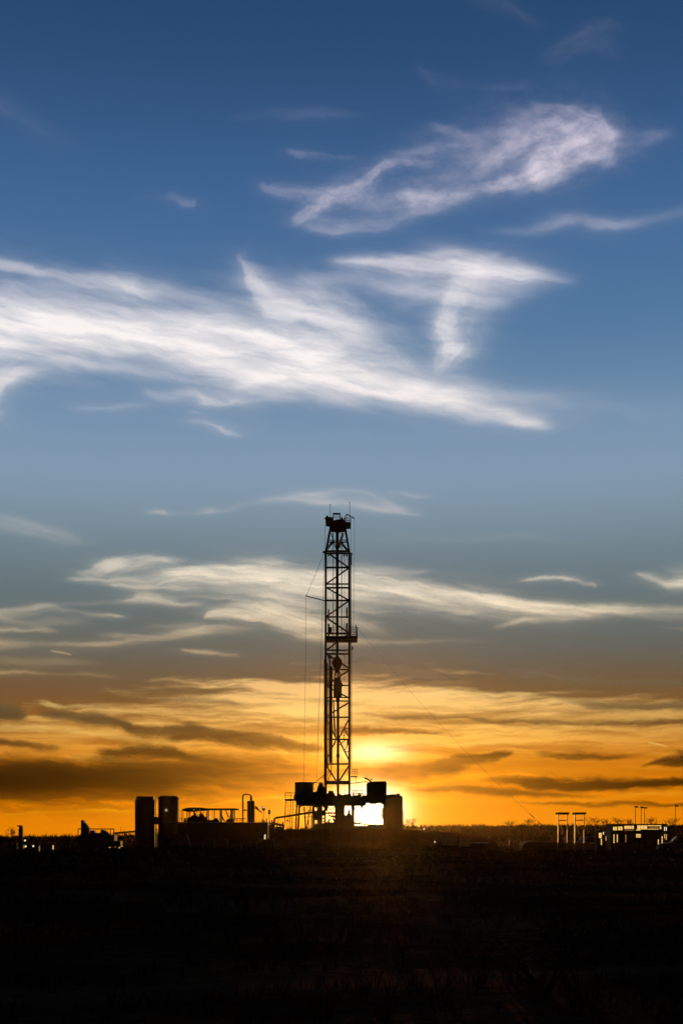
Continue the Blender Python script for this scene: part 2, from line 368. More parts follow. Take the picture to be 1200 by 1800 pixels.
DARK = [
 dict(pts=[(-20,1252,12,.7),(0,1252,13,.75),(35,1256,12,.7),(58,1262,6,0)], along=12, across=60, er=.8, fib=.3),
 dict(pts=[(70,1252,5,0),(110,1256,12,.5),(160,1262,12,.5),(210,1274,10,.6),(250,1286,9,.5),(280,1286,10,.5),(310,1284,16,.7),(345,1280,17,.85),(385,1290,14,.8),(440,1298,14,.8),(500,1306,13,.75),(545,1312,9,.6),(580,1315,5,0)], up=.8, dn=1.2, along=12, across=50, er=.7, fib=.3),
 dict(pts=[(160,1322,6,0),(200,1322,12,.4),(240,1320,14,.65),(290,1322,13,.7),(330,1330,10,.5),(380,1338,8,.2),(420,1345,5,0)], along=12, across=50, er=.8, fib=.3),
 dict(pts=[(-30,1368,38,.93),(60,1368,36,.92),(160,1368,34,.88),(260,1366,34,.75),(340,1358,34,.62),(430,1358,34,.45),(520,1362,30,.35),(580,1370,24,.2),(620,1380,16,0)], up=1.0, dn=1.15, along=6, across=30, er=.5, fib=.15),
 dict(pts=[(0,1305,6,.4),(60,1310,8,.35),(110,1316,6,0)], along=10, across=60),
 dict(pts=[(270,1228,4,0),(330,1232,6,.3),(400,1236,5,.25),(450,1240,3,0)], along=10, across=70),
 dict(pts=[(610,1352,8,.3),(660,1356,14,.6),(720,1356,17,.72),(780,1347,18,.78),(830,1334,12,.75),(870,1327,7,.7),(900,1321,3,0)], up=.8, dn=1.2, along=8, across=40, er=.6, fib=.2),
 dict(pts=[(840,1370,3,0),(900,1372,8,.4),(960,1378,12,.7),(1020,1380,13,.8),(1090,1380,11,.85),(1150,1378,10,.75),(1220,1374,9,.7)], along=8, across=50, er=.7, fib=.3),
 dict(pts=[(700,1385,4,0),(760,1386,8,.35),(830,1388,9,.45),(900,1392,7,.4),(980,1398,5,.2),(1040,1400,3,0)], along=8, across=60),
 dict(pts=[(1120,1348,3,0),(1160,1340,8,.6),(1200,1335,12,.75)], along=10, across=60),
 dict(pts=[(940,1325,3,0),(1000,1328,6,.3),(1060,1330,6,.3),(1140,1328,5,0)], along=9, across=70),
 dict(pts=[(600,1284,5,.4),(660,1282,6,.5),(720,1286,5,.4),(790,1288,3,0)], along=10, across=70),
 dict(pts=[(590,1168,10,.4),(650,1174,12,.55),(720,1182,10,.6),(770,1190,6,.4),(800,1194,3,0)], along=9, across=60, er=.8),
 dict(pts=[(880,1180,6,0),(930,1188,9,.5),(1000,1190,8,.4),(1100,1196,6,.3),(1200,1200,6,.3)], along=9, across=60, er=.9),
 dict(pts=[(620,1255,3,0),(700,1258,5,.25),(800,1262,5,.3),(900,1268,5,.25),(1050,1270,5,.3),(1200,1268,5,.3)], along=7, across=80),
 dict(pts=[(960,1230,4,0),(1040,1238,8,.3),(1120,1245,9,.4),(1200,1240,9,.4)], along=8, across=60),
 dict(pts=[(900,1412,2,0),(1000,1414,4,.3),(1100,1412,5,.35),(1200,1415,5,.4)], along=8, across=80),
 dict(pts=[(0,1400,8,.2),(100,1400,8,.2),(200,1400,8,.2),(320,1395,8,.15),(400,1395,6,0)], along=8, across=60),
]
GLOW = [  # thin bright bands low over the horizon
 dict(pts=[(0,1432,3,.6),(60,1429,4,.7),(130,1426,4,.7),(240,1424,4,.7),(320,1420,4,.4),(380,1414,4,.5),(430,1408,5,.75),(500,1404,6,.8),(560,1402,8,.8)], along=8, across=60, er=.4, fib=.3),
 dict(pts=[(620,1330,10,.8),(650,1322,30,1),(690,1330,18,.8),(720,1336,8,.3),(740,1338,4,0)], along=8, across=30, er=.5, fib=.1),
 dict(pts=[(480,1240,5,0),(520,1250,14,.7),(570,1262,18,.7),(620,1268,14,.6),(700,1270,9,.4),(780,1275,5,0)], along=9, across=50, er=.8),
 dict(pts=[(60,1232,3,0),(90,1236,7,.6),(130,1240,6,.5),(180,1240,4,.2),(220,1238,3,0)], along=12, across=70),
 dict(pts=[(0,1282,8,.4),(60,1280,10,.5),(140,1288,9,.45),(220,1300,8,.5),(300,1304,8,.5),(340,1308,5,.3),(380,1310,3,0)], along=10, across=60),
 dict(pts=[(440,1320,3,0),(480,1322,5,.6),(540,1324,5,.8),(600,1326,6,.9),(640,1326,8,.8)], along=9, across=70),
 dict(pts=[(90,1335,3,0),(150,1330,8,.4),(190,1332,8,.4),(240,1340,6,.4),(270,1342,3,0)], along=10, across=60),
 dict(pts=[(640,1384,8,.9),(690,1386,10,.8),(740,1382,7,.5),(800,1378,4,0)], along=8, across=50),
 dict(pts=[(660,1405,8,.8),(720,1406,10,.7),(800,1408,8,.4),(900,1408,5,.25),(1000,1408,4,.3),(1100,1398,5,.35),(1200,1395,5,.35)], along=7, across=60),
 dict(pts=[(620,1225,6,.3),(700,1222,8,.4),(800,1218,9,.5),(900,1222,8,.4),(1000,1232,6,.3),(1080,1236,5,0)], along=8, across=70),
 dict(pts=[(640,1300,6,.4),(720,1306,9,.5),(800,1308,8,.45),(880,1304,8,.35),(960,1300,6,.2),(1040,1296,4,0)], along=8, across=70),
 dict(pts=[(1135,1304,1.0,0),(1140,1305,1.4,.9),(1155,1308,1.6,.9),(1170,1312,1.2,.8),(1175,1313,1,0)], er=.1, fib=0, warp=False),
]
#CLOUDS-END

def px_curve(pts):
    return pchip(UW, [uv(x, y)[0] for x, y in pts], [uv(x, y)[1] for x, y in pts])
d_light = layer(LIGHT, 1.45); d_dark = layer(DARK, -3.6); d_glow = layer(GLOW, 1.3)
def blur(a, su, sv):      # soften in cells of the even part of the grid
    def k1(x, s, ax):
        r_ = int(3 * s); k = np.exp(-.5 * (np.arange(-r_, r_ + 1) / s) ** 2); k /= k.sum()
        p = np.pad(x, [(r_, r_) if i == ax else (0, 0) for i in range(2)], mode='edge')
        o = np.zeros_like(x)
        for i, w_ in enumerate(k):
            o += w_ * (p[i:i + x.shape[0]] if ax == 0 else p[:, i:i + x.shape[1]])
        return o
    return k1(k1(a, sv, 0), su, 1)
_f = np.clip(fbm(U_ * 40 + 11, VW * 110, 5, .65) * 1.2 + .5, 0, 1) * _hi + (1 - _hi) * np.clip(fbm(U_ * 9 + 11, (VW + (U_ - .5) * .14) * 70, 5, .6) * 1.1 + .55, 0, 1)
_k = .31 + .11 * _hi
soft = _k * d_light + (.80 - _k) * blur(d_light, 9, 3.6) * (.82 + .36 * _f) + .20 * blur(d_light, 24, 10) * (.5 + _f)
fine = .50 * d_light + .32 * blur(d_light, 9, 2.2) * (.75 + .5 * _f) + .18 * blur(d_light, 26, 6) * (.5 + _f)
_mix = smooth01((V_ - vrow(930)) / .05)
d_light = np.clip(soft * _mix + fine * (1 - _mix), 0, 1)
st = px_curve(SHEET_EDGE) - VW
b1 = np.clip(.5 + fbm(U_ * 3.2, (V_ + q1 * .005) * 44, 6, .62) * 1.3, 0, 1)
b2 = np.clip(.5 + fbm(U_ * 7 + 5, VW * 150, 5, .6) * 1.1, 0, 1)
stx = b1 * .78 + b2 * .22
sheet = smooth01((st + (stx - .6) * .03 + .004) / .034)
sheet *= .12 + .88 * smooth01((V_ - vrow(1425)) / (vrow(1335) - vrow(1425)))
sheet = np.clip(sheet * (.26 + .95 * stx), 0, 1) ** 1.15
sheet *= 1 - .5 * smooth01((np.abs(U_ - uv(640, 1330)[0]) - .05) / .4)
# densities die out well outside the photograph's own view
rim = smooth01((1.85 - np.abs(2 * U_ - 1)) / .9) * smooth01((1.7 - V_) / .6)
ATTR = {'cirrus': d_light * rim, 'dark_cloud': d_dark * rim, 'lit_band': d_glow * rim, 'veil': sheet * rim}
nv_, nu_ = U_.shape
AZ = np.radians(U_ * SPAN - 16); EL = np.radians(V_ * SPAN)
RAD = 9000.0
co = np.stack([np.sin(AZ) * np.cos(EL), np.cos(AZ) * np.cos(EL), np.sin(EL)], -1).reshape(-1, 3) * RAD
co[:, 2] += EYE
idx = np.arange(nu_ * nv_).reshape(nv_, nu_)
quads = np.stack([idx[:-1, :-1], idx[:-1, 1:], idx[1:, 1:], idx[1:, :-1]], -1).reshape(-1, 4)
cm = bpy.data.meshes.new('clouds')
cm.vertices.add(len(co)); cm.vertices.foreach_set('co', co.astype(np.float32).ravel())
cm.loops.add(quads.size); cm.loops.foreach_set('vertex_index', quads.ravel().astype(np.int32))
cm.polygons.add(len(quads)); cm.polygons.foreach_set('loop_start', np.arange(0, quads.size, 4, dtype=np.int32))
cm.update(calc_edges=True)
for k_, arr in ATTR.items():
    a_ = cm.attributes.new(k_, 'FLOAT', 'POINT'); a_.data.foreach_set('value', arr.astype(np.float32).ravel())
clouds = bpy.data.objects.new('clouds', cm)
COL.objects.link(clouds)
clouds['kind'] = 'stuff'; clouds['label'] = 'wispy cirrus clouds and dark streaks over the orange sunset'; clouds['category'] = 'clouds'
mc = bpy.data.materials.new('cirrus'); mc.use_nodes = True
T = mc.node_tree; T.nodes.clear()
def att(nm):
    n = N(T, 'ShaderNodeAttribute'); n.attribute_name = nm; return n.outputs['Fac']
geo = N(T, 'ShaderNodeNewGeometry')
off = N(T, 'ShaderNodeVectorMath', operation='NORMALIZE')
put(T, off.inputs[0], geo.outputs['Position'])
az, el, CU, CV = angles(T, off.outputs[0])
cloud_c = rows(T, CV, [
    (0,(205,200,225)),(200,(222,212,230)),(330,(226,214,226)),(480,(244,238,240)),(620,(252,246,244)),(740,(246,236,232)),(880,(222,212,208)),
    (960,(200,196,188)),(1000,(253,238,214)),(1060,(250,232,202)),(1110,(244,218,178)),(1160,(225,190,140)),(1220,(250,205,130)),(1300,(255,205,90)),(1400,(255,175,30))])
veil_c = rows(T, CV, [
    (1160,(205,170,125)),(1200,(236,190,122)),(1240,(250,200,118)),(1290,(251,190,88)),(1340,(249,155,22)),(1400,(246,142,0)),(1450,(238,134,0))])
band_c = rows(T, CV, [(1200,(252,214,140)),(1260,(255,224,140)),(1330,(255,208,90)),(1400,(255,182,20)),(1440,(255,160,0))])
dark_c = rows(T, CV, [
    (1160,(112,102,84)),(1230,(110,92,62)),(1280,(86,60,26)),(1330,(62,38,8)),(1372,(20,10,0)),(1400,(60,32,0)),(1440,(130,72,4))])
def over(state, dens, colr):
    c, tr = state
    inv = M(T, 'SUBTRACT', 1.0, dens)
    c = vscale(T, c, inv) if c is not None else None
    add = vscale(T, colr, dens)
    return (add if c is None else vadd(T, c, add)), (inv if tr is None else M(T, 'MULTIPLY', tr, inv))
s_ = over((None, None), att('cirrus'), cloud_c)
s_ = over(s_, att('veil'), veil_c)
s_ = over(s_, M(T, 'MULTIPLY', att('lit_band'), 0.75), band_c)
gw = gauss(T, CU, CV, 645, 1425, 0.24, 0.12)
gl = glow_sum(T, CU, CV)
s_ = (vadd(T, s_[0], vscale(T, gl, M(T, 'SUBTRACT', 1.0, s_[1]))), s_[1])
s_ = over(s_, M(T, 'MULTIPLY', att('dark_cloud'), M(T, 'SUBTRACT', 1.0, M(T, 'MULTIPLY', gw, 0.22))), vadd(T, dark_c, vscale(T, gl, 0.22)))
em = N(T, 'ShaderNodeEmission'); put(T, em.inputs['Color'], vscale(T, s_[0], fade(T, az, el)))
tp = N(T, 'ShaderNodeBsdfTransparent')
cb = N(T, 'ShaderNodeCombineXYZ')
for i_ in range(3): put(T, cb.inputs[i_], s_[1])
put(T, tp.inputs['Color'], cb.outputs[0])
ad = N(T, 'ShaderNodeAddShader'); T.links.new(em.outputs[0], ad.inputs[0]); T.links.new(tp.outputs[0], ad.inputs[1])
mo = N(T, 'ShaderNodeOutputMaterial'); T.links.new(ad.outputs[0], mo.inputs['Surface'])
mc.cycles.emission_sampling = 'NONE'
cm.materials.append(mc)
clouds.visible_shadow = True
#SKY-END
# ------------------------------------------------------------------ materials
def mat(name, rgb, rough=0.6, metal=0.0, bump=0.0, scale=6.0, var=0.3, emit=None, estr=0.0, spec=None):
    m = bpy.data.materials.new(name); m.use_nodes = True
    t = m.node_tree; b = t.nodes['Principled BSDF']
    tc_ = N(t, 'ShaderNodeTexCoord')
    nz = NOI(t, tc_.outputs['Object'], scale, 5.0, 0.6)
    f = MR(t, nz, 0.3, 0.7, 0.0, 1.0, 'LINEAR')
    c = MIX(t, f, tuple(v * (1 - var) for v in rgb), tuple(min(1, v * (1 + var)) for v in rgb))
    put(t, b.inputs['Base Color'], c)
    put(t, b.inputs['Roughness'], MR(t, nz, 0.3, 0.7, max(.05, rough - .12), min(1, rough + .12), 'LINEAR'))
    b.inputs['Metallic'].default_value = metal
    if spec is not None: b.inputs['Specular IOR Level'].default_value = spec
    if bump:
        bp = N(t, 'ShaderNodeBump'); put(t, bp.inputs['Height'], nz); bp.inputs['Strength'].default_value = bump
        t.links.new(bp.outputs[0], b.inputs['Normal'])
    if emit:
        b.inputs['Emission Color'].default_value = (*emit, 1); b.inputs['Emission Strength'].default_value = estr
        m.cycles.emission_sampling = 'NONE'
    return m
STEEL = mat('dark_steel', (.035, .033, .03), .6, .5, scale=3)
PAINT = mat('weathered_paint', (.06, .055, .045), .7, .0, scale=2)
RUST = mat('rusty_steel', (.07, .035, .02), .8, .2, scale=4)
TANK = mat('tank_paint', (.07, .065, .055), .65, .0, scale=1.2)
BRIGHT = mat('galvanised_steel', (.5, .48, .42), .42, .7, scale=5)
SHEEN = mat('polished_steel_plate', (.10, .09, .07), .72, .5, scale=2, var=.15)
BRACE = mat('zinc_tube', (.8, .76, .66), .22, 1.0, scale=3, var=.1)
ROPE = mat('wire_rope', (.03, .025, .02), .7, .6, scale=8)
RUBBER = mat('black_rubber', (.015, .015, .015), .7, scale=8)
GLASS = mat('dark_glass', (.02, .022, .025), .08, scale=2)
LIT = mat('amber_glow', (.5, .35, .15), .5, emit=(1.0, .58, .16), estr=.95)  # emissive, for panes and added glint strips
LITW = mat('pale_glow', (.8, .8, .7), .4, emit=(1.0, .82, .5), estr=1.0)  # emissive, for lamps, pale panes and added glint heads
LITDIM = mat('dim_amber_glow', (.4, .25, .1), .5, emit=(1.0, .45, .12), estr=.30)  # weaker emission, for dim panes and added glint strips
TARP = mat('pale_tarp', (.30, .29, .27), .8, scale=2, bump=.3)
WHITE = mat('white_paint', (.55, .54, .52), .5, scale=2)
WOOD = mat('grey_bark', (.035, .028, .022), .9, scale=12)

# ------------------------------------------------------------------ mesh helpers
class MB:
    def __init__(s): s.v = []; s.f = []
    def add(s, vs, fs):
        o = len(s.v); s.v += [tuple(v) for v in vs]; s.f += [tuple(i + o for i in f) for f in fs]; return s
    def box(s, x0, x1, y0, y1, z0, z1):
        return s.add([(x0,y0,z0),(x1,y0,z0),(x1,y1,z0),(x0,y1,z0),(x0,y0,z1),(x1,y0,z1),(x1,y1,z1),(x0,y1,z1)],
                     [(0,3,2,1),(4,5,6,7),(0,1,5,4),(1,2,6,5),(2,3,7,6),(3,0,4,7)])
    def bar(s, a, b, w, h=None):
        a = Vector(a); b = Vector(b); d = (b - a)
        if d.length < 1e-6: return s
        d.normalize(); h = h or w
        up = Vector((0, 1, 0)) if abs(d.y) < .95 else Vector((0, 0, 1))
        x = d.cross(up).normalized(); y = x.cross(d).normalized()
        vs = [p + x * (i * w / 2) + y * (j * h / 2) for p in (a, b) for i, j in ((-1,-1),(1,-1),(1,1),(-1,1))]
        return s.add(vs, [(3,2,1,0),(4,5,6,7),(0,1,5,4),(1,2,6,5),(2,3,7,6),(3,0,4,7)])
    def tube(s, pts, r, n=8, r2=None):
        pts = [Vector(p) for p in pts]; k = len(pts); o = len(s.v)
        for i, p in enumerate(pts):
            d = (pts[min(i+1, k-1)] - pts[max(i-1, 0)]).normalized()
            up = Vector((0, 1, 0)) if abs(d.y) < .9 else Vector((0, 0, 1))
            x = d.cross(up).normalized(); y = x.cross(d)
            rr = r if r2 is None else r + (r2 - r) * i / (k - 1)
            for j in range(n):
                a = 2 * math.pi * j / n
                s.v.append(tuple(p + x * math.cos(a) * rr + y * math.sin(a) * rr))
        for i in range(k - 1):
            for j in range(n):
                s.f.append((o + i*n + j, o + i*n + (j+1) % n, o + (i+1)*n + (j+1) % n, o + (i+1)*n + j))
        s.f.append(tuple(o + j for j in reversed(range(n)))); s.f.append(tuple(o + (k-1)*n + j for j in range(n)))
        return s
    def lathe(s, cx, cy, prof, n=40):
        o = len(s.v); k = len(prof)
        for r, z in prof:
            for j in range(n):
                a = 2 * math.pi * j / n
                s.v.append((cx + math.cos(a) * r, cy + math.sin(a) * r, z))
        for i in range(k - 1):
            for j in range(n):
                s.f.append((o + i*n + j, o + i*n + (j+1) % n, o + (i+1)*n + (j+1) % n, o + (i+1)*n + j))
        s.f.append(tuple(o + j for j in reversed(range(n)))); s.f.append(tuple(o + (k-1)*n + j for j in range(n)))
        return s
    def prism(s, pts, y0, y1):      # outline in x-z given thickness in y
        n = len(pts)
        return s.add([(x, y0, z) for x, z in pts] + [(x, y1, z) for x, z in pts],
                     [tuple(range(n)), tuple(reversed(range(n, 2*n)))] + [(i, i + n, (i+1) % n + n, (i+1) % n) for i in range(n)])
    def build(s, name, m, parent=None, origin=None, smooth=False):
        L = Vector(origin) if origin is not None else (Vector(parent['_o']) if parent is not None else Vector((0, 0, 0)))
        me = bpy.data.meshes.new(name)
        me.from_pydata([tuple(Vector(v) - L) for v in s.v], [], s.f)
        me.update()
        import bmesh
        bm = bmesh.new(); bm.from_mesh(me); bmesh.ops.recalc_face_normals(bm, faces=bm.faces); bm.to_mesh(me); bm.free()
        me.materials.append(m)
        if smooth:
            me.polygons.foreach_set('use_smooth', [True] * len(me.polygons))
            me.set_sharp_from_angle(angle=R(35))
        o = bpy.data.objects.new(name, me); COL.objects.link(o)
        o['_o'] = tuple(L)
        if parent is not None: o.parent = parent
        else: o.location = L
        return o
def tag(o, label, cat, group=None):
    o['label'] = label; o['category'] = cat
    if group: o['group'] = group
    return o
def thing(name, loc, label, cat, group=None):
    o = bpy.data.objects.new(name, None); COL.objects.link(o)
    o.location = loc; o['_o'] = tuple(loc); o.empty_display_size = .5
    return tag(o, label, cat, group)
def copy_thing(root, loc, label=None, rz=None):
    r = root.copy(); COL.objects.link(r); r.location = loc
    if rz is not None: r.rotation_euler = (0, 0, rz)
    if label: r['label'] = label
    for ch in list(root.children):
        c = ch.copy(); COL.objects.link(c); c.parent = r
        for g in list(ch.children):
            d = g.copy(); COL.objects.link(d); d.parent = c
    return r
def at(px, py, D):
    return Vector(((px - 600) / FOC * D, D, EYE + (HOR - py) / FOC * D))

# ------------------------------------------------------------------ ground
def ridge_h(x, y):
    H = np.interp(x, [-400, -144, -84, -29, 24, 144, 500], [.3, .45, 1.3, 3.6, 5.3, 5.7, 5.5])
    t = np.clip((y - 340) / 260, 0, 1); t = t * t * (3 - 2 * t)
    back = 1 - np.clip((y - 800) / 1500, 0, 1)
    return H * t * back
def ground_h(x, y):
    x = np.asarray(x, float); y = np.asarray(y, float)
    b = fbm(x * .11 + 50, y * .11, 4) * .16 + fbm(x * .02, y * .02, 3) * .25
    b = b * np.clip(1 - (y - 60) / 120, .12, 1)
    return ridge_h(x, y) + b - .05
gx = np.unique(np.concatenate([np.linspace(-850, -300, 40), np.arange(-300, -60, 4), np.arange(-60, 60, .8), np.arange(60, 300, 4), np.linspace(300, 850, 40)]))
gy = np.unique(np.concatenate([np.linspace(-150, -6, 20), np.arange(-6, 60, .5), np.arange(60, 200, 2), np.arange(200, 900, 8), np.linspace(900, 1200, 20)]))
X, Y = np.meshgrid(gx, gy)
Z = ground_h(X, Y)
idx = np.arange(X.size).reshape(X.shape)
quads = np.stack([idx[:-1, :-1], idx[:-1, 1:], idx[1:, 1:], idx[1:, :-1]], -1).reshape(-1, 4)
def np_mesh(name, co, faces, k):
    me = bpy.data.meshes.new(name)
    me.vertices.add(len(co)); me.vertices.foreach_set('co', np.asarray(co, np.float32).ravel())
    me.loops.add(faces.size); me.loops.foreach_set('vertex_index', faces.ravel().astype(np.int32))
    me.polygons.add(len(faces)); me.polygons.foreach_set('loop_start', np.arange(0, faces.size, k, dtype=np.int32))
    me.update(calc_edges=True)
    o = bpy.data.objects.new(name, me); COL.objects.link(o); return o
ground = np_mesh('ground', np.stack([X, Y, Z], -1).reshape(-1, 3), quads, 4)
ground['kind'] = 'structure'
mg = bpy.data.materials.new('dry_soil'); mg.use_nodes = True
t_ = mg.node_tree; b_ = t_.nodes['Principled BSDF']
g_ = N(t_, 'ShaderNodeNewGeometry')
n1 = NOI(t_, g_.outputs['Position'], .09, 5.0, .6); n2 = NOI(t_, g_.outputs['Position'], 2.5, 6.0, .7)
f1 = MR(t_, n1, .4, .62, 0, 1, 'SMOOTHSTEP')
c_ = MIX(t_, f1, (.055, .028, .015), (.17, .088, .046))
c_ = MIX(t_, MR(t_, n2, .35, .65, 0, .7, 'LINEAR'), c_, (.025, .014, .008))
# a pale bare track crosses the near field
sp_ = N(t_, 'ShaderNodeSeparateXYZ'); t_.links.new(g_.outputs['Position'], sp_.inputs[0])
trk = M(t_, 'ABSOLUTE', M(t_, 'SUBTRACT', M(t_, 'ADD', sp_.outputs[1], M(t_, 'MULTIPLY', M(t_, 'SUBTRACT', n1, .5), 6.0)), M(t_, 'MULTIPLY_ADD', sp_.outputs[0], .35, 18.5)))
c_ = MIX(t_, M(t_, 'MULTIPLY', MR(t_, trk, .3, 1.3, 1, 0), MR(t_, n2, .4, .55, 0, .8, 'LINEAR')), c_, (.15, .095, .065))
put(t_, b_.inputs['Base Color'], c_); b_.inputs['Roughness'].default_value = 1.0; b_.inputs['Specular IOR Level'].default_value = 0
bp_ = N(t_, 'ShaderNodeBump'); put(t_, bp_.inputs['Height'], n2); bp_.inputs['Strength'].default_value = .8; bp_.inputs['Distance'].default_value = .08
t_.links.new(bp_.outputs[0], b_.inputs['Normal'])
ground.data.materials.append(mg)

# earth bank thrown up along the front of the rig pad
bk = []
BX = np.arange(470, 868, 2.0); prof_ = np.interp(BX, [470, 486, 500, 640, 700, 740, 800, 866], [1478, 1462, 1458.5, 1457.5, 1457, 1459.5, 1463, 1475])
BD = 214.0
rows_ = [(-9, 0), (-5, .45), (-2.2, .9), (0, 1), (2.2, .88), (5, .4), (8, 0)]
bx2 = (BX - 600) / FOC * BD; bz2 = EYE + (HOR - prof_) / FOC * BD
P_ = np.array([[(x, BD + dy, -.15 + (z + .15) * s + (fbm(np.array(x * .9 + dy), np.array(dy * .7), 4) * .28 * (s > 0))) for x, z in zip(bx2, bz2)] for dy, s in rows_])
ii = np.arange(P_.shape[0] * P_.shape[1]).reshape(P_.shape[:2])
qd = np.stack([ii[:-1, :-1], ii[:-1, 1:], ii[1:, 1:], ii[1:, :-1]], -1).reshape(-1, 4)
bank = np_mesh('earth_bank', P_.reshape(-1, 3), qd, 4); bank['kind'] = 'structure'
bank.data.materials.append(mg)

# dry grass: tufts of bent blades
def blades(name, cx, cy, h, w, lean, m, label, per=5):
    n = len(cx)
    cx = np.repeat(cx, per); cy = np.repeat(cy, per); h = np.repeat(h, per) * rng.uniform(.5, 1.1, n * per); w = np.repeat(w, per); lean = np.repeat(lean, per)
    a = rng.uniform(0, 2 * np.pi, n * per); r = rng.uniform(0, 1, n * per) * h * .35
    bx = cx + np.cos(a) * r; by = cy + np.sin(a) * r; bz = ground_h(bx, by)
    ya = rng.uniform(0, np.pi, n * per); dx = np.cos(ya) * w / 2; dy = np.sin(ya) * w / 2
    lx = np.cos(a) * h * lean; ly = np.sin(a) * h * lean
    p = np.empty((n * per, 5, 3))
    p[:, 0] = np.stack([bx - dx, by - dy, bz - .03], -1); p[:, 1] = np.stack([bx + dx, by + dy, bz - .03], -1)
    p[:, 2] = np.stack([bx + lx * .35 + dx * .7, by + ly * .35 + dy * .7, bz + h * .6], -1); p[:, 3] = np.stack([bx + lx * .35 - dx * .7, by + ly * .35 - dy * .7, bz + h * .6], -1)
    p[:, 4] = np.stack([bx + lx, by + ly, bz + h], -1)
    i = np.arange(n * per)[:, None] * 5
    f = np.concatenate([i + np.array([0, 1, 2]), i + np.array([0, 2, 3]), i + np.array([3, 2, 4])])
    o = np_mesh(name, p.reshape(-1, 3), f, 3); o.data.materials.append(m)
    o['kind'] = 'stuff'; o['label'] = label
    return o
ng = 22000
yy = 9 + 380 * rng.random(ng) ** 2.2
xx = (rng.random(ng) * 2 - 1) * (yy * .30 + 4)
keep = (fbm(xx * .25, yy * .25, 3) + rng.normal(0, .25, ng) > -.15) & (np.abs(yy - 18.5 - .35 * xx) > .8)
xx, yy = xx[keep], yy[keep]
GRASS = mat('dry_grass', (.15, .08, .04), .95, scale=.4, var=.6, spec=0)
blades('grass', xx, yy, rng.uniform(.08, .3, len(xx)) + .1 * (yy > 60), .008 + yy * .0006, np.full(len(xx), .5), GRASS, 'dark dry grass tufts covering the field in front of the rig', 6)
# brush on the far ridge: twiggy clumps
nb = 11000
by_ = rng.uniform(380, 760, nb); bx_ = rng.uniform(-.36, .36, nb) * by_
hh = rng.gamma(3, .28, nb) + .25
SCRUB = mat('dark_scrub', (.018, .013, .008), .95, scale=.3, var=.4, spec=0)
blades('scrub', bx_, by_, hh, np.full(nb, .28), np.full(nb, .35), SCRUB, 'low dark scrub covering the ridge along the skyline', 9)

# single bushes that stand above the skyline
def shrub(px, top, D, seed, wide, label):
    rs = random.Random(seed); top += 2
    x = (px - 600) / FOC * D
    z0 = float(ground_h(x, D))
    H = (EYE + (HOR - top) / FOC * D) - z0
    r = thing('bush', (x, D, z0), label, 'bush', 'bare bushes standing on the skyline')
    st = MB(); tw = MB()
    for _ in range(7):
        a = rs.uniform(0, 6.28); e = rs.uniform(.2, .55) * wide
        top_ = Vector((x + math.cos(a) * H * e, D + math.sin(a) * H * e, z0 + H * rs.uniform(.7, 1)))
        mid = Vector((x, D, z0)).lerp(top_, .5) + Vector((rs.uniform(-.1, .1) * H, 0, 0))
        st.tube([(x, D, z0 - .1), mid, top_], .07, 5, .03)
        for k in range(8):
            s = rs.uniform(.45, 1); p = Vector((x, D, z0)).lerp(mid, s * 2) if s < .5 else mid.lerp(top_, s * 2 - 1)
            q_ = p + Vector((rs.gauss(0, .22) * H * wide, rs.gauss(0, .2) * H, rs.uniform(.02, .22) * H))
            tw.bar(p, q_, .05)
            for _k in range(2):
                tw.bar(q_, q_ + Vector((rs.gauss(0, .12) * H, rs.gauss(0, .1) * H, rs.uniform(-.02, .12) * H)), .05)
    st.build('stem', WOOD, r); tw.build('foliage', WOOD, r)
for i, (px, top, D, wd_, lb) in enumerate([
    (722, 1437, 560, 1.2, 'small bare bush on the skyline beside the big round tank'),
    (895, 1440, 560, 1.0, 'lone low bush on the skyline between the tank and the twin frames'),
    (930, 1438, 570, 1.0, 'bare bush on the skyline just left of the twin steel frames'),
    (1042, 1435, 560, 1.5, 'wide bare bush on the skyline just right of the twin steel frames'),
    (1062, 1438, 580, 1.0, 'narrow bush on the skyline above the left end of the office cabin'),
    (1088, 1437, 560, 1.3, 'bare bush on the skyline above the middle of the office cabin'),
    (1104, 1439, 575, .9, 'small bush on the skyline just left of the first lamp post'),
    (1146, 1437, 560, 1.6, 'dense wide bush on the skyline right of the three lamp posts'),
    (1178, 1437, 565, 1.4, 'bush on the skyline just left of the lone lamp post'),
    (20, 1455, 470, .8, 'thin bare bush on the left skyline beside the T-topped stack')]):
    shrub(px, top, D, 40 + i, wd_, lb)

# ------------------------------------------------------------------ drilling rig
RD = 226.0
def r(px, py, dy=0.0):
    return at(px, py, RD + dy)
m_ = RD / FOC                 # metres per photo pixel at the rig
rig = thing('drilling_rig', (at(593, 1490, RD).x, RD, 0.0), 'tall lattice drilling rig rising in silhouette in front of the setting sun', 'drilling rig')
def part(nm, mb, m=None, par=None, smooth=False): return mb.build(nm, m or STEEL, par or rig, smooth=smooth)

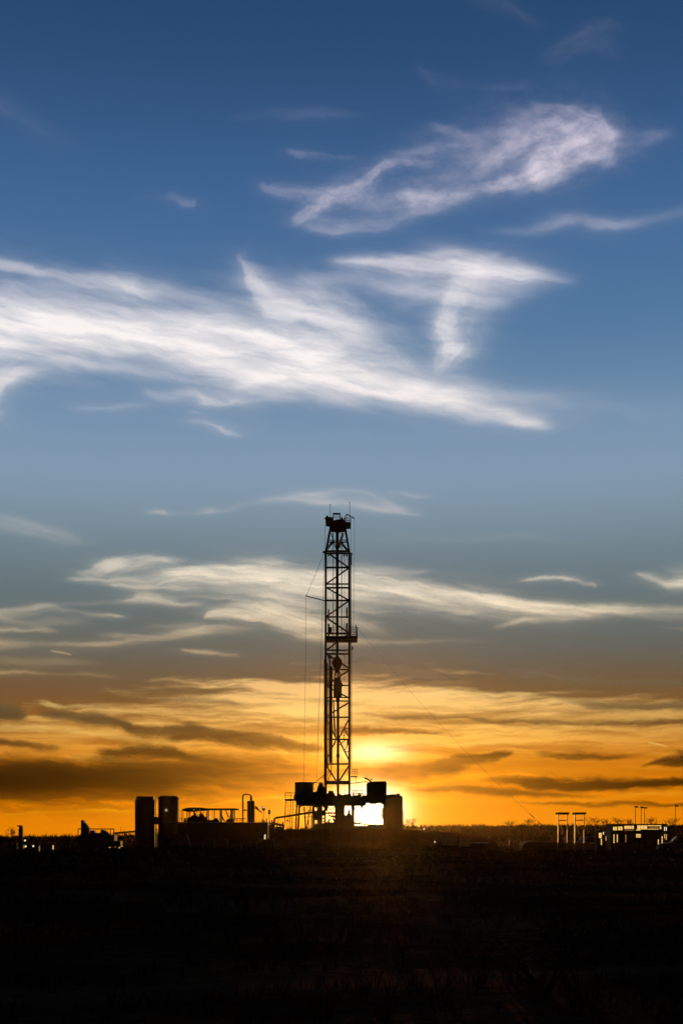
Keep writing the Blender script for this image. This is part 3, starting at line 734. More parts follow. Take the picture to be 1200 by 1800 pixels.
YF, YB = -1.5, 1.5
mast = MB()
for dy in (YF, YB):
    mast.bar(r(572.4, 972, dy), r(572.4, 1408, dy), .35)
    mast.bar(r(613.8, 972, dy), r(613.8, 1408, dy), .35)
    mast.bar(r(581, 926, dy * .55), r(572.4, 972, dy), .33)
    mast.bar(r(606.2, 926, dy * .55), r(613.8, 972, dy), .33)
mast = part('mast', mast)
for py, w, y in [(949.5, .1, YB*.8), (953, .14, YF*.8), (969, .22, YF), (972.8, .2, YB), (997.6, .2, YB), (1026.6, .17, YB), (1033.2, .2, YF), (1055.6, .2, YB),
              (1084.6, .18, YB), (1113.6, .22, YB), (1143, .18, YB), (1149.5, .2, YF), (1177, .16, YB), (1204.8, .18, YB), (1226.2, .14, YF), (1232.2, .18, YB),
              (1260.8, .18, YB), (1299.6, .2, YB), (1343, .2, YB)]:
    xs_ = 572.4 if py > 970 else 572.4 + (972 - py) * .187
    xe_ = 613.8 if py > 970 else 613.8 - (972 - py) * .165
    g = MB().bar(r(xs_ + 1, py, y), r(xe_ - 1, py, y), w * 1.3); part('girt', g, par=mast)
    if py > 970:
        for x_ in (572.4, 613.8):
            g = MB().bar(r(x_, py, YF + .13), r(x_, py, YB - .13), .12); part('side_girt', g, par=mast)
lv = [972.8, 997.6, 1026.6, 1055.6, 1084.6, 1113.6, 1143, 1177, 1204.8, 1232.2, 1260.8, 1299.6, 1343]
for a_, b_2 in zip(lv[:-1], lv[1:]):
    for x_ in (572.4, 613.8):
        part('side_brace', MB().bar(r(x_, a_, YF), r(x_, b_2, YB), .1), par=mast)
for x0, y0, x1, y1, w in [(577,973,612,997,.13),(612,999,574,1026,.13),(575,1034,612,1054.5,.13),(612,1057,574,1083,.13),(575,1087,612,1112,.15),(612,1114.5,574,1142.5,.15),
                       (574,1150,613,1174.5,.15),(613,1178.5,574,1203.5,.14),(575,1207,613,1227,.14),(613,1235,574,1259,.14),
                       (613.4,1263,596,1297,.14),(573,1263,590,1297,.12),(596,1301,613.4,1337,.14),(590,1301,573,1337,.12),
                       (605,1280.5,613.4,1280.5,.08),(605,1281,613.4,1297,.1),(595,1311,608.5,1299,.08),(604,1321.5,613.2,1321.5,.08),(604,1321,612.8,1306,.08),
                       (574,1347,590,1371.5,.16),(613,1346,597,1371.5,.16)]:
    part('brace', MB().bar(r(x0, y0, YB), r(x1, y1, YB), w * 1.65), par=mast)
for x0, y0, x1, y1 in [(582,937,590,964),(585.5,953,575.5,966),(584.5,951,574.8,963),(604,937,596,964),(601.5,937,594,964),(600.5,953,612,968),(599,955,610.5,969)]:
    part('brace', MB().bar(r(x0, y0, YB * .7), r(x1, y1, YB * .8), .17), par=mast)
part('base_beam', MB().box(r(574, 0).x, r(612, 0).x, RD + YF - .1, RD + YF + .5, r(0, 1379.5).z, r(0, 1372.8).z), par=mast)
# ladder with its hoops up the right-hand side
lad = MB()
for dx in (616.2, 617.4):
    lad.bar(r(dx, 975, .3), r(dx, 1352, .3), .05)
z = r(0, 1352).z
while z < r(0, 975).z:
    lad.bar((r(616.2, 0).x, RD + .3, z), (r(617.4, 0).x, RD + .3, z), .03); z += .6
for py in lv: lad.bar(r(613.8, py, .3), r(616.4, py, .3), .09)
lad.bar(r(617.4, 972.5, .3), r(617.4, 993, .3), .16); lad.bar(r(616, 973.5, .3), r(619, 973.5, .3), .3)
lad.bar(r(619.2, 1136, .3), r(619.2, 1142.5, .3), .2)
part('ladder', lad, par=mast)
# thin vertical pipes and lines inside the mast
for x_, y0, y1, w in [(585.4, 928, 1150, .12), (600.2, 928, 1120, .13), (576.2, 1178, 1374, .10), (577.9, 1155, 1360, .07)]:
    part('standpipe', MB().tube([r(x_, y0, .9), r(x_, y1, .9)], w / 2, 6), PAINT, mast)
# crown
cr = MB()
cr.box(r(579, 0).x, r(607, 0).x, RD - 1.3, RD + 1.3, r(0, 927).z, r(0, 921).z)
cr.box(r(580, 0).x, r(606, 0).x, RD - 1.1, RD + 1.1, r(0, 933).z, r(0, 927).z)
cr.box(r(583, 0).x, r(604, 0).x, RD - 1.0, RD + 1.0, r(0, 921).z, r(0, 918.5).z)
crown = part('crown_block', cr)
c0_ = r(593.5, 925)
part('sheave', MB().prism([(c0_.x + math.cos(a) * .98, c0_.z + math.sin(a) * .93) for a in np.linspace(0, 2 * math.pi, 24, endpoint=False)], RD - .8, RD + .8), par=crown)
part('sheave', MB().prism([(r(600.5,0).x + math.cos(a) * .5, r(0,919).z + math.sin(a) * .5) for a in np.linspace(0, 2 * math.pi, 20, endpoint=False)], RD - .6, RD + .6), par=crown)
lp = MB()
lp.prism([(r(571.5,0).x, r(0,911).z), (r(583.5,0).x, r(0,911).z), (r(585.5,0).x, r(0,914).z), (r(585.5,0).x, r(0,923).z), (r(578.5,0).x, r(0,924).z), (r(572.2,0).x, r(0,922.6).z)], RD - .9, RD + .9)
lp.box(r(573, 0).x, r(577, 0).x, RD - .4, RD + .4, r(0, 911).z, r(0, 907.5).z)
lp.box(r(570.2, 0).x, r(574, 0).x, RD - .3, RD + .3, r(0, 912).z, r(0, 910.8).z)
lp.box(r(581, 0).x, r(584, 0).x, RD - .3, RD + .3, r(0, 911.4).z, r(0, 909.5).z)
part('winch_platform', lp, PAINT)
rp = MB(); rp.box(r(603, 0).x, r(616.5, 0).x, RD - 1.2, RD + 1.2, r(0, 927).z, r(0, 920.5).z)
rp = part('crown_walkway', rp)
for yy_ in (-1.15, 1.15):
    g = MB()
    for x_ in (604.5, 607.3, 610.2, 613, 615.6): g.bar(r(x_, 920.6, yy_), r(x_, 910.5, yy_), .07)
    for p_ in (910.6, 915): g.bar(r(604.5, p_, yy_), r(615.8, p_, yy_), .07)
    part('railing', g, par=rp)
part('end_railing', MB().box(r(615, 0).x, r(616.6, 0).x, RD - 1.1, RD + 1.1, r(0, 920.4).z, r(0, 912.5).z), par=rp)
fr = MB()
for x_ in (585.4, 597.4): fr.bar(r(x_, 919, 0), r(x_, 902.2, 0), .14)
for p_, w in ((903.3, .26), (907.3, .07), (910.4, .07), (915.5, .09)): fr.bar(r(584.7, p_, 0), r(598.1, p_, 0), w)
part('fast_line_frame', fr)
bl = MB().lathe(r(600.3, 0).x, RD, [(.09, r(0, 919).z), (.12, r(0, 915).z), (.07, r(0, 909).z), (.02, r(0, 906.3).z)], 10); part('beacon', bl, PAINT)
part('motor', MB().box(r(598.5, 0).x, r(603, 0).x, RD - .4, RD + .4, r(0, 921).z, r(0, 911.8).z).box(r(599.5, 0).x, r(601.8, 0).x, RD - .3, RD + .3, r(0, 911.8).z, r(0, 910).z), PAINT)
for x_, t1, b1_ in ((580.3, 887, 911), (614.3, 883.2, 911)):
    a_ = part('antenna', MB().tube([r(x_, b1_), r(x_, t1)], .035, 6))
    part('antenna_tip', MB().lathe(r(x_, 0).x, RD, [(.03, r(0, t1 + 1).z), (.1, r(0, t1).z), (.03, r(0, t1 - 1).z)], 8), par=a_)
jib = MB(); jib.tube([r(606.3, 920), r(606.2, 910), r(607.4, 906), r(610, 903.8)], .08, 6); jib.bar(r(609.6, 904), r(622.6, 911.3), .15); jib.bar(r(609.7, 904), r(609.7, 920), .06)
part('jib_arm', jib)
# racking board
rb = MB(); rb.box(r(571, 0).x, r(628, 0).x, RD - 2.2, RD + 2.2, r(0, 1126.5).z, r(0, 1121.2).z); rb = part('racking_board', rb)
for yy_ in (-2.1, 2.1):
    g = MB()
    for x_ in (617.2, 620, 623, 626.5): g.bar(r(x_, 1121.3, yy_), r(x_, 1102, yy_), .07)
    for p_ in (1102.2, 1106.5, 1111, 1115.5): g.bar(r(617.2, p_, yy_), r(627, p_, yy_), .06)
    part('railing', g, par=rb)
g = MB()
for x_ in (579, 583, 587): g.bar(r(x_, 1121.3, 2.1), r(x_, 1102, 2.1), .05)
for p_ in (1102.4, 1107.5): g.bar(r(576, p_, 2.1), r(612, p_, 2.1), .05)
part('rear_railing', g, par=rb)
part('end_post', MB().box(r(625.2, 0).x, r(628, 0).x, RD - 2.05, RD + 2.05, r(0, 1121.4).z, r(0, 1109).z).bar(r(626.3, 1111), r(625.2, 1098), .13), par=rb)
for x_, y0, y1, w in [(577.4, 1070, 1086, .22), (577.4, 1095.5, 1120.8, .3), (609.4, 1067, 1086, .24), (609.4, 1095, 1120.8, .28), (580, 1102, 1112, .5)]:
    part('finger_post', MB().box(r(x_,0).x - w/2, r(x_,0).x + w/2, RD + .3, RD + .6, r(0, y1).z, r(0, y0).z), PAINT, rb)
part('gate_arm', MB().bar(r(625, 1103.2), r(630.8, 1104.3), .1), par=rb)
# mast-side boom on the left
bm_ = MB(); bm_.bar(r(572, 1056.5), r(537, 1047.3), .14); bm_.bar(r(537.6, 1047.8), r(538.6, 1045.2), .1); part('boom', bm_)
# lower basket on the right
lb_ = MB(); lb_.box(r(616, 0).x, r(628, 0).x, RD - .8, RD + .8, r(0, 1366).z, r(0, 1364.2).z)
lb_ = part('side_basket', lb_)
g = MB()
for x_ in (618.4, 621.4, 624.4, 628): g.bar(r(x_, 1364.2, -.7), r(x_, 1352, -.7), .07)
for p_ in (1352.3, 1356.5, 1360.3): g.bar(r(618.4, p_, -.7), r(628, p_, -.7), .06)
part('railing', g, par=lb_)
part('hand_post', MB().bar(r(626, 1366), r(626.3, 1396), .06), par=lb_)
part('splice_box', MB().box(r(609.5,0).x, r(613,0).x, RD+.9, RD+1.3, r(0,1309).z, r(0,1300).z), par=mast)
part('snatch_block', MB().bar(r(603.5,1292,1.3), r(605.5,1294,1.3),.12).bar(r(604.6,1292.5,1.3), r(604.2,1299,1.3),.1), par=mast)
part('mast_shroud', MB().box(r(569.4,0).x, r(571.0,0).x, RD - 1.2, RD + 1.2, r(0,1380).z, r(0,1161).z), PAINT, mast)
part('cable_tray', MB().bar(r(575.4,1165,.6), r(575.4,1350,.6), .16), PAINT, mast)
part('stay_lug', MB().bar(r(570.2,972,.6), r(569.2,969,.6), .5), PAINT, mast)
part('strut', MB().bar(r(551, 1377.5, -1.5), r(570.5, 1361.5, -1.5), .11), par=mast)
part('cable', MB().tube([r(550, 1375, -1.8), r(558, 1376, -1.8), r(567, 1378, -1.8), r(573, 1377.5, -1.8)], .05, 6), ROPE, mast)
part('cable', MB().tube([r(615, 1377.3, -1.8), r(626, 1376.2, -1.8), r(636, 1374.6, -1.8), r(643, 1374, -1.8), r(648, 1376, -1.8)], .06, 6), ROPE, mast)

# substructure: deck, columns, floor gear
deck = MB()
deck.box(r(524,0).x, r(642,0).x, RD - 4.5, RD + 4.5, r(0,1416).z, r(0,1403).z)
deck.box(r(550,0).x, r(592,0).x, RD - 4.3, RD + 4.3, r(0,1403).z, r(0,1400.2).z)
deck.box(r(592,0).x, r(640,0).x, RD - 4.3, RD + 4.3, r(0,1403).z, r(0,1401).z)
deck.box(r(637,0).x, r(676,0).x, RD - 4.3, RD + 4.3, r(0,1411).z, r(0,1399).z)
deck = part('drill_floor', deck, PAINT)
sub = MB()
for x0, x1 in ((551, 553.6), (558, 560), (561.5, 566.5), (588.5, 605.5), (617.5, 622.5), (635, 635.8)):
    sub.box(r(x0,0).x, r(x1,0).x, RD - 3.8, RD + 3.8, 0, r(0,1416).z)
sub.box(r(551,0).x, r(676,0).x, RD - 4.2, RD + 4.2, 0, r(0,1452).z)
sub.box(r(566,0).x, r(589,0).x, RD - 1, RD + 1, r(0,1430.5).z, r(0,1427.8).z)
sub.box(r(572,0).x, r(589,0).x, RD - 2, RD + 2, r(0,1452).z, r(0,1445.5).z)
sub.box(r(560,0).x, r(566.6,0).x, RD - 1, RD + 1, r(0,1452).z, r(0,1416).z)
sub.box(r(570,0).x, r(572.6,0).x, RD - 1, RD + 1, r(0,1452).z, r(0,1416).z)
for y_a, y_b in ((1416,1418),(1424,1428),(1430.4,1434),(1438,1439.6),(1443,1444.5),(1447,1452)): sub.box(r(566.6,0).x, r(570,0).x, RD-.8, RD+.8, r(0,y_b).z, r(0,y_a).z)
for y_a, y_b in ((1416,1419),(1425,1441.5),(1447.5,1452)): sub.box(r(553.6,0).x, r(558,0).x, RD-.8, RD+.8, r(0,y_b).z, r(0,y_a).z)
sub.box(r(605,0).x, r(618,0).x, RD - 2, RD + 2, r(0,1452).z, r(0,1433).z)
sub.prism([(r(x,0).x, r(0,y).z) for x, y in ((636,1411),(641,1411),(639,1414),(637.5,1419),(636,1424))], RD-2, RD+2)
sub.prism([(r(x,0).x, r(0,y).z) for x, y in ((645,1452),(648,1450.4),(655,1449.6),(662,1450.6),(669,1449.2),(676,1450.2),(676,1452))], RD-2, RD+2)
sub.prism([(r(x,0).x, r(0,y).z) for x, y in ((668,1411),(676,1411),(676,1417),(672,1413.2))], RD-2, RD+2)
sub.prism([(r(x,0).x, r(0,y).z) for x, y in ((648,1411),(662,1411),(658,1412.6),(652,1413.4))], RD-2, RD+2)
sub.box(r(572,0).x, r(576,0).x, RD - 2, RD + 2, r(0,1425).z, r(0,1416).z)
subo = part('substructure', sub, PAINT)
for x0,y0,x1,y1,w in [(589,1436,583,1434,.35),(589,1446,585,1438,.3),(576,1446,580,1440,.25),(577,1432,584,1436,.2),(622,1417,628,1437,.12),(634,1417,628,1437,.12),(622.5,1447,634,1447,.3),(625,1452,624,1440,.1),(632,1452,631.5,1438,.12),(637,1449,676,1452,.2)]:
    part('brace', MB().bar(r(x0,y0), r(x1,y1), w), par=subo)
part('blowout_preventer', MB().lathe(r(613.2,0).x, RD, [(.2, r(0,1435).z), (.35, r(0,1432).z), (.3, r(0,1430).z), (.12, r(0,1428.5).z), (.22, r(0,1427).z), (.2, r(0,1424.5).z), (.08,r(0,1423.5).z)], 14), PAINT, subo)
part('flow_valve', MB().box(r(667,0).x, r(671,0).x, RD-.3, RD+.3, r(0,1428).z, r(0,1426.8).z).box(r(667,0).x, r(671,0).x, RD-.3, RD+.3, r(0,1434).z, r(0,1432.8).z).box(r(670.6,0).x, r(672.8,0).x, RD-.3, RD+.3, r(0,1440).z, r(0,1420).z), par=subo)
part('cellar_post', MB().bar(r(659, 1411), r(658.4, 1452), .1), par=subo)
rs = random.Random(5)
# uneven gear along the deck edge
for x0, x1, y0, nm in [(545,552,1396,'tool_box'),(550,557,1392,'tool_box'),(574,588,1394.5,'drawworks'),(577,586,1391,'drawworks_hood'),(588,594,1399,'tool_box'),(619,626,1399,'tool_box'),(596,603,1401,'slips_box'),(628,634,1397,'tool_box')]:
    o_ = MB().box(r(x0,0).x, r(x1,0).x, RD + rs.uniform(-2.5,-1), RD + rs.uniform(.5,1.5), r(0,1402).z, r(0,y0).z); part(nm, o_, PAINT, deck)
part('mud_bucket', MB().lathe(r(564.2,0).x, RD-2, [(.75,r(0,1401).z),(.72,r(0,1392).z),(.55,r(0,1384).z),(.32,r(0,1379).z),(.22,r(0,1377).z),(.16,r(0,1375.6).z)], 14).bar(r(562.3,1378,-2), r(561.8,1375,-2), .1).bar(r(567,1386,-2), r(570.5,1400,-2), .14), PAINT, deck)
hr = MB()
for x_ in (606.2,): hr.bar(r(x_,1402,-3), r(x_,1391,-3), .07); hr.box(r(x_-.9,0).x, r(x_+.9,0).x, RD-3.1, RD-2.9, r(0,1391.3).z, r(0,1390).z)
for x_ in (619.8, 622, 625.5, 629, 633, 636, 639): hr.bar(r(x_,1402,-3), r(x_,1388 + (x_ % 3),-3), .1)
hr.bar(r(619,1389.5,-3), r(640,1389,-3), .09); hr.bar(r(619,1395,-3), r(640,1395,-3), .12)
for x_ in (621, 630.4, 634.6, 638): hr.box(r(x_-1,0).x, r(x_+1.2,0).x, RD-3.2, RD-2.8, r(0,1400).z, r(0,1394+x_%3).z)
part('floor_railing', hr, par=deck)
for x_ in (578, 581, 584, 598, 608, 611):
    part('valve_stem', MB().bar(r(x_,1402,-2.5), r(x_,1396+(x_%4),-2.5), .12).bar(r(x_-.8,1397+(x_%4),-2.5), r(x_+.8,1397+(x_%4),-2.5), .1), par=deck)
# clutter round the deck edge: rails, hoses, stair flights
cl = MB()
for x0_, x1_, y_, h_ in ((524,551,1403,7),(592,600,1401,5.5),(552,560,1400,5)):
    n_ = max(2, int((x1_-x0_)/4))
    for i in range(n_ + 1): cl.bar(r(x0_+(x1_-x0_)*i/n_, y_, -4.2), r(x0_+(x1_-x0_)*i/n_, y_-h_, -4.2), .06)
    cl.bar(r(x0_, y_-h_, -4.2), r(x1_, y_-h_, -4.2), .06); cl.bar(r(x0_, y_-h_*.5, -4.2), r(x1_, y_-h_*.5, -4.2), .05)
part('edge_railing', cl, par=deck)
for k, (x0_, x1_, y_, sg) in enumerate(((552,572,1416,6),(575,589,1416,7),(604,619,1416,5),(640,662,1411,5),(520,533,1414,5),(660,674,1411,4))):
    pts_ = [r(x0_+(x1_-x0_)*i/8, y_+sg*4*(i/8)*(1-i/8), -3.9+.2*k) for i in range(9)]
    part('hose', MB().tube(pts_, .06, 6), RUBBER, deck)
for x_, w_, h_ in ((602,.5,3.2),(609.5,.7,4.6),(614,.4,6.2),(625.5,.5,3),(597.5,.3,4.5),(586.5,.5,3.4)):
    part('floor_gear', MB().prism([(r(x_,0).x-w_,r(0,1401.2).z),(r(x_,0).x-w_*.9,r(0,1401.2-h_*.7).z),(r(x_,0).x-w_*.2,r(0,1401.2-h_).z),(r(x_,0).x+w_*.5,r(0,1401.2-h_*.8).z),(r(x_,0).x+w_,r(0,1401.2).z)], RD-2.8, RD-2.0), PAINT, deck)
# round tank on the left end of the deck
dt = MB().lathe(r(534.2,0).x, RD, [(1.30,r(0,1410).z),(1.42,r(0,1404).z),(1.45,r(0,1400).z),(1.45,r(0,1376.6).z),(1.5,r(0,1376.5).z),(1.5,r(0,1375.1).z),(.5,r(0,1374.2).z)], 32)
dt = part('water_tank', dt, TANK, smooth=True)
part('bracket', MB().prism([(r(516,0).x,r(0,1402).z),(r(519,0).x,r(0,1396).z),(r(549,0).x,r(0,1396).z),(r(556,0).x,r(0,1394).z),(r(556,0).x,r(0,1416).z),(r(524,0).x,r(0,1415).z)], RD-1.3, RD+1.3), PAINT, dt)
part('lifting_lug', MB().box(r(549,0).x, r(551.5,0).x, RD-.4, RD+.4, r(0,1378).z, r(0,1376).z), par=dt)
# doghouse on the right end
dh = MB(); dh.prism([(r(644,0).x,r(0,1400).z),(r(644,0).x,r(0,1378).z),(r(649,0).x,r(0,1375.3).z),(r(677.8,0).x,r(0,1375.3).z),(r(678.6,0).x,r(0,1378).z),(r(678.6,0).x,r(0,1400).z)], RD-2, RD+2)
dh = part('doghouse', dh, PAINT)
part('roof_lip', MB().box(r(655,0).x, r(678,0).x, RD-2.15, RD+2.15, r(0,1375.25).z, r(0,1374.3).z), par=dh)
part('window', MB().box(r(646.2,0).x, r(649.2,0).x, RD-2.04, RD-2.002, r(0,1392).z, r(0,1385).z), GLASS, dh)
sc_o = MB(); sc_o.prism([(r(640.5,0).x,r(0,1369).z),(r(640.8,0).x,r(0,1366).z),(r(646,0).x,r(0,1368.2).z),(r(654.5,0).x,r(0,1375).z),(r(651,0).x,r(0,1376).z),(r(646,0).x,r(0,1371).z)], RD-.25, RD+.25)
part('exhaust', sc_o, par=dh)
part('exhaust_cap', MB().lathe(r(653.2,0).x, RD+.6, [(.15,r(0,1370.2).z),(.24,r(0,1369.4).z),(.15,r(0,1368.6).z)],12).bar(r(653.2,1370,.6), r(653.2,1375,.6), .07), par=dh)
# walkway and stairs on the left
wk = MB().box(r(501,0).x, r(524,0).x, RD-1.2, RD+1.2, r(0,1407.6).z, r(0,1404.6).z); wk = part('walkway', wk)
for yy_ in (-1.1, 1.1):
    g = MB()
    for x_ in (501.4, 511.8, 518): g.bar(r(x_,1404.6,yy_), r(x_,1393.5,yy_), .09)
    for p_ in (1393.7, 1399): g.bar(r(501.2,p_,yy_), r(518.5,p_,yy_), .08)
    part('railing', g, par=wk)
def stair(xa0, xa1, xb0, xb1, y0, y1, n, dy, nm='stair', w=.11):
    g = MB(); g.bar(r(xa0,y0,dy), r(xa1,y1,dy), w); g.bar(r(xb0,y0,dy), r(xb1,y1,dy), w)
    for i in range(n):
        s = (i + .5) / n
        g.bar(r(xa0+(xa1-xa0)*s, y0+(y1-y0)*s, dy), r(xb0+(xb1-xb0)*s, y0+(y1-y0)*s, dy), .05)
    return part(nm, g)
stair(502, 498.5, 511.5, 508, 1407, 1478, 30, -1.3)
stair(515, 512, 521, 518.5, 1408, 1478, 12, -.9, 'ladder')
stair(534, 537.5, 541, 544.8, 1413, 1478, 26, 1.6)
for a_, b_2, w in [((526.5,1412),(522.8,1480),.3),((549.5,1412),(548.6,1480),.16),((533.5,1412),(540,1478),.17),((545.5,1414),(536.5,1478),.17),((546.8,1412),(547.5,1480),.12),((522,1409),(520.2,1480),.14)]:
    part('support_leg', MB().bar(r(*a_), r(*b_2), w))
for y_ in (1414, 1424, 1436):
    part('support_girt', MB().bar(r(533, y_, 1.4), r(551, y_, 1.4), .1))
fl = MB().tube([r(551,1427.5,-2), r(528,1431,-2), r(500,1435.6,-2), r(485,1437.6,-2), r(482.6,1439,-2), r(482,1443,-2), r(482,1452,-2)], .16, 10)
part('flow_line', fl, RUST, smooth=True)
part('flow_brace', MB().bar(r(482,1446,-2), r(499,1450,-2), .12).bar(r(489.5,1438,-2), r(488.5,1446,-2), .07))
part('valve', MB().box(r(504.5,0).x, r(507.5,0).x, RD-1.5, RD-1.1, r(0,1444).z, r(0,1441).z))

# hanging gear is separate from the rig
tb_root = thing('travelling_block', tuple(r(592.5, 1180)), 'rounded travelling block hanging in the middle of the mast', 'travelling block')
o_ = r(592.3, 1165)
MB().prism([(o_.x + dx*m_, o_.z - dz*m_) for dx, dz in ((-3,-10),(-6,-6),(-8.2,-1),(-8.4,3),(-6,9),(-3.8,14),(-3.6,18),(3.8,18),(4.2,14),(7,8),(9,2),(8.6,-3),(5.5,-7),(3,-10))], RD-.55, RD+.55).build('block_body', STEEL, tb_root)
MB().bar(r(591,1181), r(587.5,1193), .12).bar(r(595.5,1181), r(598,1193), .12).build('link', STEEL, tb_root)
MB().tube([r(593,1182), r(594.6,1184.5), r(593.8,1188), r(591.6,1188), r(591.2,1185.6)], .1, 8).build('hook', STEEL, tb_root)
line = MB()
for dx in np.linspace(-2.4, 2.2, 11): line.tube([r(592.7+dx, 927, -.3+.05*abs(dx)), r(592.7+dx*.85, 1158, -.3)], .036, 6)
for dx in np.linspace(-1.7, 1.7, 8): line.tube([r(592.7+dx, 927, .1), r(592.7+dx*.85, 1158, .1)], .05, 6)
tag(line.build('drill_line', ROPE, None, r(593,1158)), 'thick bundle of drill line running from the crown down to the travelling block', 'cable')
td = thing('top_drive', tuple(r(593, 1227)), 'boxy top drive hanging below the travelling block', 'top drive')
MB().prism([(r(x,0).x, r(0,y).z) for x, y in ((586.5,1196),(589,1191.5),(596,1191.5),(599.6,1197),(600.2,1201),(602.3,1202),(602.3,1206),(600.4,1208),(600.6,1226),(586,1226.5),(585.6,1208))], RD-.6, RD+.6).build('housing', PAINT, td)
MB().tube([r(588,1196,-.3), r(588,1184,-.3), r(590,1180,-.3)], .06, 6).tube([r(598.2,1196,-.3), r(598.4,1184,-.3), r(596,1180,-.3)], .06, 6).build('bail', STEEL, td)
MB().lathe(r(593.6,0).x, RD, [(.2,r(0,1235).z),(.32,r(0,1233).z),(.32,r(0,1226).z)], 12).build('gripper', STEEL, td)
dp = MB().lathe(r(593.9,0).x, RD, [(.2,r(0,1401).z),(.2,r(0,1374).z),(.25,r(0,1373).z),(.25,r(0,1370).z),(.2,r(0,1369).z),(.2,r(0,1332).z),(.27,r(0,1331).z),(.27,r(0,1326).z),(.2,r(0,1325).z),(.2,r(0,1302).z),(.26,r(0,1301).z),(.26,r(0,1295).z),(.21,r(0,1294).z),(.21,r(0,1235).z)], 12)
tag(dp.build('drill_pipe', STEEL, None, r(593.9,1401), smooth=True), 'single drill pipe running down the mast from the top drive to the floor', 'drill pipe')
st_ = MB()
for dx, y0, y1 in ((579.2,1171,1341),(581.0,1171,1341),(582.9,1173,1341),(580.1,1160,1171)):
    st_.tube([r(dx,y0,.7), r(dx,y1,.7)], .125, 8)
st_.box(r(577.9,0).x, r(584.4,0).x, RD+.5, RD+1.0, r(0,1228).z, r(0,1170.5).z)
st_.box(r(578.3,0).x, r(583.9,0).x, RD+.55, RD+.9, r(0,1340).z, r(0,1231).z)
tag(st_.build('pipe_stand', PAINT, None, r(581,1341)), 'bundle of racked pipes standing inside the left half of the mast', 'pipes')
tag(MB().box(r(576,0).x, r(583,0).x, RD+.5, RD+1.1, r(0,1156.5).z, r(0,1151.3).z).tube([r(577.5,1157,.8), r(577,1160,.8), r(583,1158,.8), r(584.6,1161,.8), r(584,1170,.8)], .05, 6).tube([r(577.5,1160,.8), r(583,1163,.8), r(583,1167,.8)], .05, 6).build('junction_box', STEEL, None, r(579.5,1156)), 'small dark box with looped leads above the racked pipes', 'box')
tag(MB().tube([r(586.3,1231,.4), r(586.8,1250,.4), r(588.2,1275,.4), r(589.7,1292,.4), r(589.6,1301,.4), r(588,1308,.4), r(585,1312,.4)], .09, 8).tube([r(586,1229,.6), r(586.2,1262,.6), r(586,1285,.6), r(589,1294,.6)], .05, 6).build('mud_hose', RUBBER, None, r(586,1312)), 'curved rubber mud hose hanging beside the racked pipes', 'hose')
tag(MB().tube([r(581,1341,.2), r(581.4,1352,.2), r(580,1362,.2), r(577.5,1372,.2)], .04, 6).tube([r(583,1341,.2), r(582,1358,.2), r(577,1374,.2)], .035, 6).build('loose_cable', ROPE, None, r(578,1374)), 'thin slack cables trailing below the racked pipes to the mast foot', 'cable')
def lampthing(x, lab, y=972.5):
    t = thing('mast_lamp', tuple(r(x, y+1, -1.2)), lab, 'lamp', 'lamps hanging under the top of the mast')
    MB().bar(r(x, y, -1.2), r(x, y+4, -1.2), .06).build('stem', STEEL, t)
    MB().lathe(r(x,0).x, RD-1.2, [(.05,r(0,y+8.5).z),(.13,r(0,y+6.5).z),(.12,r(0,y+4.5).z),(.04,r(0,y+3.5).z)], 10).build('bulb_housing', STEEL, t)
lampthing(577.1, 'mast lamp hanging nearest the left mast leg'); lampthing(581.6, 'mast lamp hanging just right of the one at the left mast leg')
lampthing(604.6, 'mast lamp hanging just left of the one at the right mast leg'); lampthing(609.2, 'mast lamp hanging nearest the right mast leg')
def wire(name, pts, lab, rad=.022, sag=0.0, n=18, marks=()):
    P = [Vector(p) for p in pts]
    if len(P) == 2 and sag:
        a, b = P; P = [a.lerp(b, i / n) - Vector((0, 0, sag * 4 * (i / n) * (1 - i / n))) for i in range(n + 1)]
    g = MB().tube(P, rad, 5)
    for m2 in marks:
        i = int(m2 * n); g.tube([P[i], P[i].lerp(P[i+1], .5)], rad * 3.5, 6)
    return tag(g.build(name, ROPE, None, P[-1]), lab, 'wire')
wire('hoist_wire', [r(571.2, 923, -.5), r(570.9, 968, -.5), r(568.8, 1000, -.5), r(567.5, 1050, -.5), r(564.3, 1140, -.5), r(560, 1260, -.5), r(556, 1384, -.5)], 'thin wire running down just left of the mast from crown to deck', .028)
wire('boom_stay', [r(569.5, 971), r(538.2, 1046.5)], 'short stay wire slanting from the mast shoulder to the tip of the left boom', .026, .15)
wire('boom_line', [r(537.3, 1048), r(537.4, 1140), r(535.5, 1260), r(533.8, 1374)], 'thin line hanging straight from the tip of the left boom to the round deck tank', .022)
wire('jib_line', [r(622.5, 911.6), r(622.4, 1000), r(621, 1100)], 'thin line hanging from the crown jib down to the racking board railing', .022)
wire('catwalk_wire', [r(616.3, 927, .6), r(616.6, 1120, .6)], 'thin wire hanging from the crown walkway beside the mast ladder', .02)
wire('weight_wire', [r(618.9, 1142, .6), r(618.4, 1352, .6)], 'thin wire running down outside the mast ladder below the racking board', .018)
for x_, y0, y1, lb2 in ((576.4,978,1120,'faint line inside the mast nearest the left leg'), (580.6,975,1100,'faint line inside the mast between left leg and standpipe'), (588,975,1150,'faint line inside the mast just left of the drill line'),
                 (604.5,978,1200,'faint line inside the mast just right of the inner right pipe'), (606.6,975,1290,'faint line inside the mast midway to the right leg'), (610.8,975,1260,'faint line inside the mast nearest the right leg')):
    wire('tugger_line', [r(x_, y0, -.8), r(x_, y1, -.8)], lb2, .016)
wire('signal_wire', [r(551.2, 1376, -2.2), r(550.9, 1390, -2.2)], 'short wire end dangling right of the round deck tank', .035)
gend = Vector(((952 - 600) / FOC * 205, 205, at(0, 1440, 205).z))
